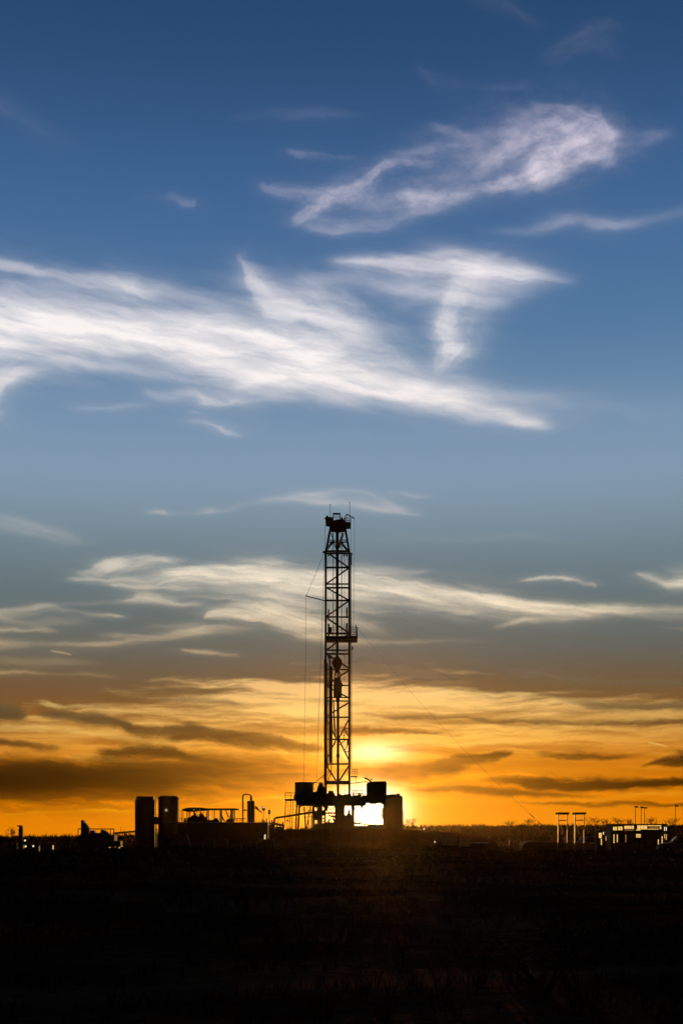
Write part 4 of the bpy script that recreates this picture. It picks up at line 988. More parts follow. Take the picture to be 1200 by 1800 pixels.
wire('guy_wire', [r(627, 1102.5), Vector(((1000 - 600) / FOC * 200, 200, .0))], 'long guy wire slanting from the racking board down to the ground by the twin frames', .015, 1.6, 30, marks=(.85, .89))
wire('hanging_chain', [r(593.4, 1379.5, -1.4), r(593.4, 1401, -1.4)], 'dark chain hanging from the base beam of the mast to the floor', .07)

# ------------------------------------------------------------------ big round tank right of the rig
tk = thing('storage_tank', (at(691, 0, RD).x, RD, 0), 'large round tank with a low coned top at the right end of the rig', 'tank')
cx_ = at(690.2, 0, RD).x
MB().lathe(cx_, RD, [(1.56,0),(1.56,r(0,1401.5).z)], 44).build('shell', TANK, tk, smooth=True)
MB().lathe(cx_, RD, [(1.6,r(0,1401.5).z),(1.58,r(0,1400.8).z),(1.1,r(0,1397.2).z),(.3,r(0,1396).z),(.02,r(0,1395.8).z)], 44).build('roof', TANK, tk, smooth=True)
MB().lathe(r(699.6,0).x, RD, [(.22,r(0,1399).z),(.22,r(0,1395.8).z),(.3,r(0,1395.7).z),(.3,r(0,1394.9).z)], 14).bar(r(697,1396.3), r(702.5,1396.3), .08).build('vent', STEEL, tk)
MB().tube([(cx_ + 1.62, RD - .3, 0.0), (cx_ + 1.62, RD - .3, r(0,1425).z)], .05, 6).build('level_gauge', STEEL, tk)
o_ = MB()
for zz in (1418, 1436, 1453): o_.lathe(cx_, RD, [(1.57, r(0,zz+.4).z), (1.6, r(0,zz).z), (1.57, r(0,zz-.4).z)], 44)
o_.build('weld_band', TANK, tk)
wt = MB().box(r(637.5,0).x, r(673.5,0).x, RD+4.5, RD+8, 0, r(0,1457.5).z)

# ------------------------------------------------------------------ twin silos on the left
def silo(px0, px1, top, flare, lab, lamp=False):
    cx = at((px0+px1)/2, 0, RD).x; R0 = (px1-px0)/2*m_
    t = thing('silo', (cx, RD, 0), lab, 'silo', 'silos left of the mud tanks')
    MB().lathe(cx, RD, [(R0,0),(R0,r(0,top+7).z)], 44).build('shell', TANK, t, smooth=True)
    if flare: prof = [(R0*.98,r(0,top+7).z),(R0*1.04,r(0,top+4.4).z),(R0*1.04,r(0,top+1.8).z),(R0*.9,r(0,top+1.2).z),(R0*.88,r(0,top+.3).z),(R0*.1,r(0,top).z)]
    else: prof = [(R0*1.01,r(0,top+7).z),(R0*1.0,r(0,top+6.4).z),(R0*.88,r(0,top+4.2).z),(R0*.86,r(0,top+.8).z),(R0*.8,r(0,top+.2).z),(R0*.05,r(0,top-.2).z)]
    MB().lathe(cx, RD, prof, 44).build('roof', TANK, t, smooth=True)
    g = MB()
    for a in np.linspace(0, 2*math.pi, 9, endpoint=False): g.bar((cx+math.cos(a)*R0*.84, RD+math.sin(a)*R0*.84, r(0,top+3).z), (cx+math.cos(a)*R0*.84, RD+math.sin(a)*R0*.84, r(0,top-.8).z), .06)
    for k in range(24):
        a, b = k/24*2*math.pi, (k+1)/24*2*math.pi; g.bar((cx+math.cos(a)*R0*.84, RD+math.sin(a)*R0*.84, r(0,top-.5).z), (cx+math.cos(b)*R0*.84, RD+math.sin(b)*R0*.84, r(0,top-.5).z), .045)
    g.build('railing', STEEL, t)
    g = MB(); x_ = cx + R0 + .12
    for y2 in (-.25, .25): g.bar((x_, RD+y2, 0), (x_, RD+y2, r(0,top+3).z), .05)
    z2 = .3
    while z2 < r(0,top+3).z: g.bar((x_, RD-.25, z2), (x_, RD+.25, z2), .035); z2 += .35
    for z3 in (2, 4, 6): g.box(x_-.12, x_+.12, RD-.4, RD+.4, z3, z3+.08)
    g.build('ladder', STEEL, t)
    MB().box(cx-.4, cx+.5, RD-R0-.12, RD-R0+.3, .6, 1.5).build('hatch', STEEL, t)
    if lamp:
        l_ = MB().lathe(at(294.8,0,RD).x, RD-R0-.25, [(.05,r(0,1427).z),(.22,r(0,1425.5).z),(.22,r(0,1423.5).z),(.05,r(0,1422).z)], 12); l_.build('lamp', mat('glint_glow', (.5,.5,.45), .4, emit=(1,.9,.7), estr=.28), t)  # glowing disc added as the glint on the shell
silo(237.5, 272.5, 1400.5, False, 'left silo of the pair, with a stepped shallow top')
silo(278.5, 313.5, 1399.5, True, 'right silo of the pair, with a wider flat top and a small added glint disc', True)
bg_ = thing('silo_bridge', tuple(at(275.5,1490,RD)), 'dark gantry joining the two silos at mid height', 'gantry')
MB().box(r(271,0).x, r(280,0).x, RD-1.0, RD+1.0, r(0,1449).z, r(0,1436).z).build('deck', PAINT, bg_)
MB().bar(r(272.5,1459,-1), r(279,1458,-1), .12).bar(r(272.5,1463,-1), r(279,1462.3,-1), .12).bar(r(275,1449,-1), r(275.4,1490,-1), .15).build('pipework', STEEL, bg_)
MB().bar(r(271,1432,-1), r(280,1432,-1), .05).bar(r(275.5,1436,-1), r(275.5,1432,-1), .05).build('railing', STEEL, bg_)

# slanting pipe and shaker left of the silos
ms = thing('mixing_skid', tuple(at(171,1490,232)), 'low dark mixing skid with a humped hopper standing left of the silos', 'skid')
D2 = 232.0
def q_(px, py, dy=0.0): return at(px, py, D2) + Vector((0, dy, 0))
MB().box(q_(140,0).x, q_(204,0).x, D2-1.5, D2+1.5, .0, q_(0,1468).z).build('base', PAINT, ms)
MB().prism([(q_(x,0).x, q_(0,y).z) for x, y in ((144,1468),(144,1446),(145,1442.5),(146.5,1441.2),(148.2,1442.8),(149,1445.5),(151.5,1447),(155.5,1452),(158.5,1458),(159.5,1468))], D2-.7, D2+.7).build('hopper', PAINT, ms)
MB().tube([q_(144.4,1445,-.8), q_(146,1442,-.8), q_(148,1444,-.8), q_(148.6,1452,-.8)], .1, 6).build('hopper_pipe', STEEL, ms)
MB().bar(q_(140.3,1470,-1.2), q_(140.3,1456.6,-1.2), .13).bar(q_(140,1457,-1.2), q_(203,1457.4,-1.2), .16).bar(q_(202.6,1470,-1.2), q_(202.6,1457,-1.2), .16).bar(q_(197,1470,-1.2), q_(197,1457.5,-1.2), .1).build('frame', STEEL, ms)
MB().prism([(q_(x,0).x, q_(0,y).z) for x, y in ((159,1469),(160,1460),(167,1459.5),(168.5,1464),(178,1464),(179,1458.5),(184,1459),(190,1463),(196,1468))], D2-.8, D2+.8).build('pump', PAINT, ms)
MB().box(q_(146,0).x, q_(157,0).x, D2-.9, D2+.9, q_(0,1469).z, q_(0,1465.5).z).build('motor', STEEL, ms)
tag(MB().tube([at(202,1464.2,231), at(238,1461.4,228)], .13, 8).bar(at(203,1466,231), at(238,1464,228), .06).bar(at(212.5,1463.4,230.5), at(212.5,1454,230.5), .05).bar(at(220,1463,230), at(220,1490,230), .1).build('feed_pipe', RUST, None, at(220,1490,230)), 'slanting feed pipe running from the mixing skid to the left silo', 'pipe')

# T-topped stack far left
ts = thing('flare_stack', tuple(at(37,1495,180)), 'short dark stack with a flat T-shaped top near the left edge', 'stack')
D3 = 180.0
MB().box(at(34.6,0,D3).x, at(40.2,0,D3).x, D3-.25, D3+.25, 0, at(0,1453,D3).z).build('column', PAINT, ts)
MB().box(at(31.2,0,D3).x, at(41,0,D3).x, D3-.3, D3+.3, at(0,1452.9,D3).z, at(0,1450.8,D3).z).build('cap', STEEL, ts)
MB().tube([(at(40.9,0,D3).x, D3-.1, 0), (at(40.9,0,D3).x, D3-.1, at(0,1455,D3).z)], .045, 8).build('conduit', BRIGHT, ts)
MB().bar(at(33.6,1495,D3), at(33.6,1457,D3), .06).build('side_rod', STEEL, ts)
# small posts whose glowing heads and strips stand in for glints
for i, (px, py, lb2) in enumerate([(44.5,1477.5,'tiny glowing post just right of the T-topped stack'),(59,1487.5,'tiny glowing post third from the T-topped stack'),(45.6,1488,'tiny glowing post low beside the foot of the T-topped stack'),(465.6,1471,'small upright lamp at the right end of the mud tank wall'),(745,1457.5,'tiny post with an added glint head right of the big round tank'),(764,1480,'tiny low post with a glowing head right of the big round tank')]):
    D = 190.0; p = at(px, py, D); t = thing('glow_post', (p.x, D, 0), lb2, 'lamp', 'small glowing posts around the yard')
    MB().bar((p.x, D, 0), (p.x, D, p.z - .1), .05).build('post', STEEL, t)
    MB().box(p.x-.09, p.x+.09, D-.08, D+.08, p.z-.1 if i != 3 else p.z-.32, p.z+.12 if i != 3 else p.z+.3).build('lamp_head', LITW, t)  # emissive head put in for a small bright speck
for px, y0, y1, lb2 in ((70,1486,1496,'short pale post with an added glint strip right of the T-topped stack'), (94,1485,1493,'post with an added amber glint strip second from the T-topped stack'), (859.5,1470,1480,'thin pale post with an added glint strip midway between tank and twin frames'), (894,1476,1485,'thin leaning pale post with an added glint strip left of the tarp-covered pipe')):
    D = 1.8*FOC/(y1+6-HOR); p = at(px, y1, D)
    t = thing('glint_post', (p.x, D, 0), lb2, 'post', 'glint posts around the yard')
    MB().tube([(p.x, D, -.1), (p.x + (.1 if px == 894 else 0), D, at(0,y0,D).z)], .045, 8).build('post', BRIGHT, t)
    MB().box(p.x-.06, p.x+.06, D-.06, D-.04, at(0,y1,D).z, at(0,y0+1,D).z).build('glint_strip', LITDIM if px != 94 else LIT, t)  # glowing strip put on the post as its glint

# ------------------------------------------------------------------ mud tanks and canopy in the middle
D4 = 222.0
def p4(px, py, dy=0.0): return at(px, py, D4) + Vector((0, dy, 0))
mt = thing('mud_tank', (p4(390,0).x, D4, 0), 'long dark steel mud tank forming a wall between the silos and the rig', 'tank')
MB().box(p4(314,0).x, p4(472,0).x, D4-1.6, D4+1.6, 0, p4(0,1446.4).z).build('tank_body', PAINT, mt)
MB().box(p4(298,0).x, p4(474,0).x, D4-1.75, D4+1.75, p4(0,1446.35).z, p4(0,1445.3).z).build('top_deck', BRIGHT, mt)
g = MB()
for k in range(28): g.box(p4(318+k*5.6,0).x, p4(319+k*5.6,0).x, D4-1.7, D4-1.6, .05, p4(0,1447.5).z)
g.build('side_ribs', PAINT, mt)
MB().box(p4(472.5,0).x, p4(484,0).x, D4-1.3, D4+1.3, 0, p4(0,1449.5).z).box(p4(484.5,0).x, p4(500,0).x, D4-1.3, D4+1.3, 0, p4(0,1453).z).build('end_tank', PAINT, mt)
g = MB()
for x_ in (318.5, 322, 326.5): g.bar(p4(x_,1445.3,-1.6), p4(x_,1438,-1.6), .05)
g.bar(p4(316,1438.2,-1.6), p4(327,1438.2,-1.6), .05)
for x_ in (412,418,424,429,452,458,470): g.bar(p4(x_,1445.3,-1.6), p4(x_,1439.5+x_%3,-1.6), .06)
g.bar(p4(411,1439.6,-1.6), p4(434,1439.2,-1.6), .14); g.bar(p4(411,1442.8,-1.6), p4(434,1443,-1.6), .06)
g.build('deck_railing', STEEL, mt)
cn = thing('canopy', (p4(370,0).x, D4, p4(0,1445.3).z), 'long thin canopy roof on posts over the machinery on the mud tank', 'canopy')
MB().prism([(p4(x,0).x, p4(0,y).z) for x, y in ((321,1423.8),(324,1422.2),(330,1420.3),(340,1419.6),(356,1420),(366,1421.2),(416,1421.2),(420.5,1422.5),(420.5,1425),(417,1424),(366,1424.2),(357,1425.4),(330,1427.2),(324,1425.5),(321,1425))], D4-1.5, D4+1.5).build('roof', PAINT, cn)
for x_, w, y0 in ((320.6,.1,1424),(329.8,.1,1426),(332.6,.14,1426),(344,.08,1426),(365.4,.18,1424),(376.4,.09,1424),(388.6,.2,1424),(408.2,.3,1424),(411.4,.14,1424)):
    for dy in (-1.2, 1.2): MB().bar(p4(x_,y0,dy), p4(x_,1445.2,dy), w).build('post', STEEL, cn)
MB().bar(p4(389,1431,-1.2), p4(396.5,1445,-1.2), .2).bar(p4(408,1429,-1.2), p4(402,1445,-1.2), .12).bar(p4(398,1425,-1.2), p4(403,1437,-1.2), .16).build('brace', STEEL, cn)
sh = thing('shale_shaker', (p4(348,0).x, D4, p4(0,1445.3).z), 'bulky dark shaker machinery standing under the left half of the canopy', 'machine')
MB().prism([(p4(x,0).x, p4(0,y).z) for x, y in ((330,1445.2),(330,1438.5),(333,1436.5),(336,1437),(337.5,1433.5),(341,1433),(342,1429.5),(345,1429),(346,1434),(351,1435),(353,1431.5),(358,1431),(360,1435.5),(364,1436),(365,1445.2))], D4-.8, D4+.8).build('housing', PAINT, sh)
MB().bar(p4(342.5,1432,-.9), p4(342.5,1424,-.9), .18).bar(p4(353.5,1432,-.9), p4(354,1427,-.9), .2).bar(p4(348,1434,-.9), p4(360,1428,-.9), .12).build('pipework', STEEL, sh)
MB().box(p4(324,0).x, p4(328,0).x, D4-.5, D4+.5, p4(0,1445.2).z, p4(0,1439.8).z).bar(p4(326,1440), p4(326.5,1438), .2).build('pump', STEEL, sh)
cf = thing('centrifuge', (p4(378,0).x, D4, p4(0,1445.3).z), 'low rounded machine under the right half of the canopy beside a bright lamp', 'machine')
MB().prism([(p4(x,0).x, p4(0,y).z) for x, y in ((366,1445.2),(366.5,1441),(371,1441.5),(376,1441),(378,1438.2),(382,1438),(384,1441),(385.5,1442),(386,1445.2))], D4-.7, D4+.7).build('housing', PAINT, cf)
MB().prism([(p4(x,0).x, p4(0,y).z) for x, y in ((397,1445.2),(399,1440.6),(404,1439),(411,1439),(413,1445.2))], D4-.7, D4+.7).build('motor', PAINT, cf)
for i, (px, py, w, h, lb2) in enumerate([(370.6,1437,2.2,2.2,'bright work lamp under the middle of the canopy'),(343,1423.6,.9,1.2,'small work lamp at the highest part of the canopy roof'),(353,1424.4,.7,.7,'small work lamp under the canopy right of the highest one'),(364.8,1426.2,.7,.6,'tiny work lamp where the canopy roof steps down')]):
    p = p4(px, py, -1.6); t = thing('work_lamp', tuple(p), lb2, 'lamp', 'work lamps under the canopy')
    MB().box(p.x-w*.5*.09, p.x+w*.5*.09, p.y-.05, p.y+.05, p.z-h*.5*.09, p.z+h*.5*.09).build('lamp_face', LITW, t)
    MB().box(p.x-w*.55*.09, p.x+w*.55*.09, p.y+.06, p.y+.25, p.z-h*.6*.09, p.z+h*.6*.09).bar((p.x, p.y+.2, p.z), (p.x, p.y+.2, p.z+.5), .04).build('housing', STEEL, t)
# gas separator with its goose-neck pipe
gs = thing('gas_separator', (p4(441,0).x, D4, p4(0,1445.3).z), 'upright cylindrical separator with a tall hooked pipe standing on the mud tank', 'separator')
R1 = 6.6*D4/FOC
MB().lathe(p4(441,0).x, D4, [(R1,p4(0,1445.2).z),(R1,p4(0,1409.5).z),(R1*.9,p4(0,1407.8).z),(R1*.45,p4(0,1407).z)], 28).build('vessel', PAINT, gs, smooth=True)
MB().lathe(p4(441.4,0).x, D4, [(.14,p4(0,1407).z),(.2,p4(0,1404).z),(.13,p4(0,1402).z),(.2,p4(0,1400.6).z)], 12).build('neck', STEEL, gs)
MB().tube([p4(441.5,1403), p4(441.5,1400), p4(440,1397.3), p4(437,1396.4), p4(430,1396.4), p4(427.6,1397.2), p4(426.8,1400), p4(426.8,1445)], .115, 10).build('vent_pipe', STEEL, gs, smooth=True)
MB().bar(p4(427,1424), p4(434.6,1424), .2).box(p4(430,0).x, p4(431.6,0).x, D4-.2, D4+.2, p4(0,1426).z, p4(0,1422).z).build('valve', STEEL, gs)
ws = thing('windsock', (p4(450.5,0).x, D4-1, p4(0,1445.3).z), 'dark tapering windsock drooping to the right of the gas separator', 'windsock')
MB().tube([p4(450,1418.8,-1), p4(452.5,1421.5,-1), p4(456,1425,-1), p4(461.4,1428.8,-1)], .24, 10, .06).build('sock', PAINT, ws)
MB().bar(p4(449.8,1445,-1), p4(449.8,1416.5,-1), .045).build('pole', STEEL, ws)
def flood(px, top, bot, w, lit, lab):
    t = thing('floodlight', (p4(px,0).x, D4-1, p4(0,1445.3).z), lab, 'floodlight', 'floodlights beside the gas separator')
    MB().tube([p4(px,1445,-1), p4(px,bot,-1)], .05, 6).build('pole', STEEL, t)
    MB().box(p4(px-w,0).x, p4(px+w,0).x, D4-1.15, D4-.7, p4(0,bot).z, p4(0,top).z).build('housing', STEEL, t)
    if lit: MB().box(p4(px-w*.45,0).x, p4(px+w*.8,0).x, D4-1.19, D4-1.155, p4(0,(top+bot)/2-.4).z, p4(0,top+1.2).z).build('lamp_face', LITW, t)
    MB().bar(p4(px-w-.4,(top+bot)/2,-.9), p4(px+w+.4,(top+bot)/2,-.9), .06).build('yoke', STEEL, t)
flood(463.8, 1416.8, 1425, 2.8, True, 'lit square floodlight on a pole right of the windsock')
flood(474, 1423.6, 1431.6, 2.0, False, 'unlit narrow floodlight on a pole, the last one before the rig')
vs = thing('valve_manifold', (p4(484,0).x, D4-2.2, 0), 'cluster of pipes and valves between the mud tank and the rig stairs', 'pipework')
g = MB()
for x_, y_ in ((461.5,1440),(465,1442),(468.5,1438.5),(474.5,1443),(478,1441.5),(480.5,1445),(487,1446),(492,1448),(497,1445)): g.box(p4(x_-1,0).x, p4(x_+1.1,0).x, D4-.4, D4+.2, p4(0,1456).z, p4(0,y_).z)
g.build('valves', STEEL, vs); MB().tube([p4(474,1447,-1.9), p4(486,1449,-1.9), p4(500,1452,-1.9)], .12, 8).tube([p4(476,1460,-1.9), p4(500,1458,-1.9)], .16, 8).build('pipes', RUST, vs)

# low things in front of the mud tank
def trailer(x0, x1, top, D, name, lab, cat, m=TARP, lean=0.0):
    a, b = at(x0,0,D).x, at(x1,0,D).x; zt = at(0,top,D).z
    t = thing(name, ((a+b)/2, D, 0), lab, cat)
    MB().prism([(a,.35),(a+.02,zt-.1),(a+.15,zt),(b-.1-lean,zt),(b-lean,zt-.1),(b,.35)], D-1.1, D+1.1).build('body', m, t)
    MB().box(a-.05, b+.05, D-1.15, D+1.15, .22, .345).build('skid', STEEL, t)
    g = MB()
    for k in (.2, .8): g.box(a+(b-a)*k-.15, a+(b-a)*k+.15, D-1, D+1, -.05, .22)
    g.build('runner', STEEL, t)
    g = MB()
    for k in range(1, 6): g.box(a+(b-a-lean)*k/6-.02, a+(b-a-lean)*k/6+.02, D-1.14, D-1.102, .4, zt-.12)
    g.build('side_ribs', PAINT, t)
    return t
CABIN = mat('grey_cabin_panel', (.12,.115,.11), .7, scale=2)
trailer(301, 335, 1466.5, 205, 'site_cabin', 'small grey cabin with a sloped right end in front of the right silo', 'cabin', CABIN, .45)
def tarp(x0, x1, top, D, lab, seed, m=TARP):
    rs = random.Random(seed); a, b = at(x0,0,D).x, at(x1,0,D).x; zt = at(0,top,D).z
    t = thing('covered_pallet', ((a+b)/2, D, 0), lab, 'pallet', 'tarp-covered pallets in front of the mud tank')
    n = 11; pts = [(a, .15)] + [(a+(b-a)*i/(n-1), zt*(.92+.1*rs.random()) * (1 if 0 < i < n-1 else .8)) for i in range(n)] + [(b, .15)]
    MB().prism(pts, D-.8, D+.8).build('tarp', m, t)
    g = MB()
    for k in (.06, .5, .94): g.box(a+(b-a)*k-.06, a+(b-a)*k+.06, D-.75, D+.75, -.05, .15)
    g.box(a, b, D-.78, D+.78, .1, .149); g.build('pallet', WOOD, t)
DTARP = mat('dark_tarp', (.10,.095,.085), .8, scale=2, bump=.3)
tarp(337, 357, 1481, 195, 'lowest covered pallet, just right of the grey cabin', 1, DTARP)
tarp(359, 377, 1475.5, 198, 'dark covered pallet left of the tallest pale one', 2, DTARP)
tarp(378, 401, 1474.5, 197, 'tallest pale covered pallet below the middle of the canopy', 3, DTARP)
tarp(405, 425, 1484, 185, 'small low covered pallet below the gas separator', 4, DTARP)
tarp(428, 452, 1480, 195, 'long low covered pallet right of the small low one', 5, DTARP)
tarp(452, 482, 1474, 197, 'widest covered pallet nearest the rig stairs, rising to the right', 6, DTARP)
# drums on the left yard
def drum(px, py, D, lab):
    p = at(px, py, D); t = thing('steel_drum', (p.x, D, 0), lab, 'drum', 'steel drums in the left yard')
    MB().lathe(p.x, D, [(.29,0),(.29,.28),(.31,.3),(.29,.32),(.29,.58),(.31,.6),(.29,.62),(.29,.88)], 18).build('barrel', RUST, t)
    MB().lathe(p.x, D, [(.30,.881),(.30,.9),(.26,.9)], 18).build('lid', STEEL, t)
for i, (px, lb2) in enumerate([(20,'steel drum at the left edge of the yard'),(27,'steel drum next to the one at the left edge'),(128,'steel drum left of the mixing skid, the nearer to it of two'),(120,'steel drum left of the mixing skid, the farther from it of two')]):
    drum(px, 0, 190 + (i % 2) * 2, lb2)
# low equipment boxes on the left
for x0, x1, top, D, lab in ((24, 44, 1484.5, 215, 'low pale-topped skid tank at the foot of the T-topped stack'), (186, 214, 1478, 215, 'low grey generator box below the slanting feed pipe')):
    trailer(x0, x1, top, D, 'equipment_skid', lab, 'skid', CABIN)

# ------------------------------------------------------------------ right-hand yard
D5 = 167.0
k5 = D5 / FOC
def p5(px, py, dy=0.0): return at(px, py, D5) + Vector((0, dy, 0))
def frame(px0, lab, src=None):
    x0, x1 = p5(px0+1.4,0).x, p5(px0+17,0).x
    t = thing('pipe_gantry', ((x0+x1)/2, D5, 0), lab, 'steel frame', 'twin upright frames in the right-hand yard')
    zt = p5(0,1431.8).z
    for x, w in ((x0, .10), (x1, .08)):     # legs are deep channel plates seen edge-on and a little from the left
        sh_ = .085
        y0_, y1_ = (-1.0, .15) if w > .09 else (-.9, -.25)
        MB().add([(x+dx+sh_*dy, D5+dy, z_) for z_ in (-.1, zt) for dx, dy in ((-w/2, y0_), (w/2, y0_), (w/2, y1_), (-w/2, y1_))], [(3,2,1,0),(4,5,6,7),(0,1,5,4),(1,2,6,5),(2,3,7,6),(3,0,4,7)]).build('leg', SHEEN, t)
    MB().box(x0-.12, x1+.12, D5-1.1, D5+1.1, zt, p5(0,1428.2).z).build('cap_beam', STEEL, t)
    for dy in (-.9, .9): MB().bar((x0+.1, D5+dy, p5(0,1442).z), (x1-.1, D5+dy, p5(0,1442).z), .1).build('crossbar', STEEL, t)
    MB().tube([(x0+.12, D5-.9, p5(0,1453).z), (x1-.35, D5-.9, p5(0,1484).z)], .055, 12).build('brace', BRACE, t, smooth=True)
    MB().tube([(x1-.1, D5-1.02, p5(0,1449).z), (x0+.5, D5-1.02, p5(0,1484).z)], .055, 12).build('brace', BRACE, t, smooth=True)
    MB().bar((x0+.1, D5-.9, p5(0,1484).z), (x1-.1, D5-.9, p5(0,1484).z), .09).build('lower_bar', STEEL, t)
    return t
frame(978.6, 'left of the twin upright frames with a thick top beam and crossed braces')
frame(1008, 'right of the twin upright frames, the one nearer the office cabin')
# cabin with emissive panes, a guess at unclear bright shapes
D6 = 160.0
def p6(px, py, dy=0.0): return at(px, py, D6) + Vector((0, dy, 0))
cb_ = thing('site_office', (p6(1115,0).x, D6, 0), 'long low office cabin with a row of glowing high panes at the right', 'cabin')
MB().box(p6(1069,0).x, p6(1159,0).x, D6-1.3, D6+1.3, .25, p6(0,1450.2).z).build('wall', CABIN, cb_)
MB().box(p6(1067,0).x, p6(1161,0).x, D6-1.5, D6+1.5, p6(0,1450.15).z, p6(0,1448.6).z).build('roof', STEEL, cb_)
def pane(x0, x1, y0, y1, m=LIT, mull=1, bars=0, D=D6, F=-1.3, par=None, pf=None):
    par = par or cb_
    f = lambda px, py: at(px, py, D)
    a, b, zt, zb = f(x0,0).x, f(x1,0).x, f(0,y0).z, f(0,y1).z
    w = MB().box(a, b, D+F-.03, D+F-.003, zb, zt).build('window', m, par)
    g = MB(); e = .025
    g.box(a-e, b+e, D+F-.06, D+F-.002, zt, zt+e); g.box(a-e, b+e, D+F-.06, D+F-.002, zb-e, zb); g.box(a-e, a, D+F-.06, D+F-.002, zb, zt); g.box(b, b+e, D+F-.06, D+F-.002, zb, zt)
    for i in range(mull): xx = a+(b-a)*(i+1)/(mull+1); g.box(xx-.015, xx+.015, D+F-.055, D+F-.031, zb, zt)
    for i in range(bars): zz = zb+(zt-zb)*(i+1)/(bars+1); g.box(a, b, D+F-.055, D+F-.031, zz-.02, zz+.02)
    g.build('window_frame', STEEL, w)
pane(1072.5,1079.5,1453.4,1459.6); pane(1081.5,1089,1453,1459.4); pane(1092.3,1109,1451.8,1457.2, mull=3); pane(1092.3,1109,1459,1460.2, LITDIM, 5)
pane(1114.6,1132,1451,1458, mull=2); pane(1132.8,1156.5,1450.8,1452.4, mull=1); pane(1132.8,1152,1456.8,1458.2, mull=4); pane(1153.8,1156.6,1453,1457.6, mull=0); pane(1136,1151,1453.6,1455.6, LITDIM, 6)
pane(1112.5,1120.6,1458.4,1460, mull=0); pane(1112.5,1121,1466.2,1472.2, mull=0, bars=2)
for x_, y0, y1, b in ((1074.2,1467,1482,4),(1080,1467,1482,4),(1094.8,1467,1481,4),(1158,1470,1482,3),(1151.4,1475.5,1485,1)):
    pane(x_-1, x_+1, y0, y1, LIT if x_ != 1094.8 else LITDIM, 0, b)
pane(1062,1068.6,1470.6,1477, LITDIM, 2, 2, par=cb_) if False else None
MB().box(p6(1083,0).x, p6(1090,0).x, D6-1.36, D6-1.302, .3, p6(0,1465).z).build('door', PAINT, cb_)
MB().box(p6(1125,0).x, p6(1132,0).x, D6-1.36, D6-1.302, .3, p6(0,1465).z).build('door', PAINT, cb_)
g = MB()
for k in (1072,1095,1120,1145,1156): g.box(p6(k-1,0).x, p6(k+1,0).x, D6-1.2, D6+1.2, -.1, .249)
g.build('footing', STEEL, cb_)
MB().box(p6(1077,0).x, p6(1081.5,0).x, D6-1.9, D6-1.4, -.1, .12).box(p6(1077,0).x, p6(1081.5,0).x, D6-1.6, D6-1.37, .12, .3).build('step', STEEL, cb_)
def hut(x0, x1, top, D, lab, panes):
    a, b = at(x0,0,D).x, at(x1,0,D).x; zt = at(0,top,D).z
    t = thing('small_hut', ((a+b)/2, D, 0), lab, 'hut')
    MB().box(a, b, D-.7, D+.7, -.05, zt).build('wall', CABIN, t)
    MB().prism([(a-.08,zt),(b+.08,zt),(b+.08,zt+.08),((a+b)/2,zt+.2),(a-.08,zt+.08)], D-.8, D+.8).build('roof', STEEL, t)
    for (u0,u1,v0,v1,m,mu,br) in panes: pane(u0,u1,v0,v1,m,mu,br,D=D,F=-.7,par=t)
hut(1046, 1060, 1461.5, 162, 'narrow hut with one tall glowing amber pane left of the office cabin', [(1049.5,1054.5,1464,1473,LIT,0,0),(1053,1055,1474.5,1485,LIT,0,2),(1056.6,1058.4,1462.5,1467,LITW,0,0)])
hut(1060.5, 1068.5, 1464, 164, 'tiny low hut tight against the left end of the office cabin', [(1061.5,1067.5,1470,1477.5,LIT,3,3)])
hut(1162, 1170, 1451, 165, 'slim tall hut with two white glowing panes right of the office cabin', [(1163.6,1165.2,1453.5,1460.2,LITW,0,0),(1166.6,1168.2,1453.5,1460.2,LITW,0,0),(1164,1165.4,1466.5,1473.5,LIT,0,2),(1166.8,1168.2,1466.5,1476,LIT,0,3)])
# lamp posts behind
for px, top, lb2 in ((1116,1418.8,'lamp post farthest left of the row of three behind the office cabin'),(1126,1419.6,'middle lamp post of the row of three behind the office cabin'),(1132,1420.4,'rightmost lamp post of the row of three behind the office cabin'),(1186,1417,'lone lamp post near the right edge')):
    D = 430.0; p = at(px, top, D); z0 = float(ground_h(p.x, D))
    t = thing('street_lamp', (p.x, D, z0), lb2, 'street lamp', 'lamp posts on the right skyline')
    MB().tube([(p.x, D, z0-.1), (p.x, D, p.z)], .13, 8, .08).build('pole', STEEL, t)
    MB().prism([(p.x-.25,p.z-.1),(p.x-.25,p.z+.25),(p.x+.3,p.z+.35),(p.x+.85,p.z+.15),(p.x+.85,p.z-.15),(p.x+.2,p.z-.2)], D-.25, D+.25).build('lamp_head', STEEL, t)
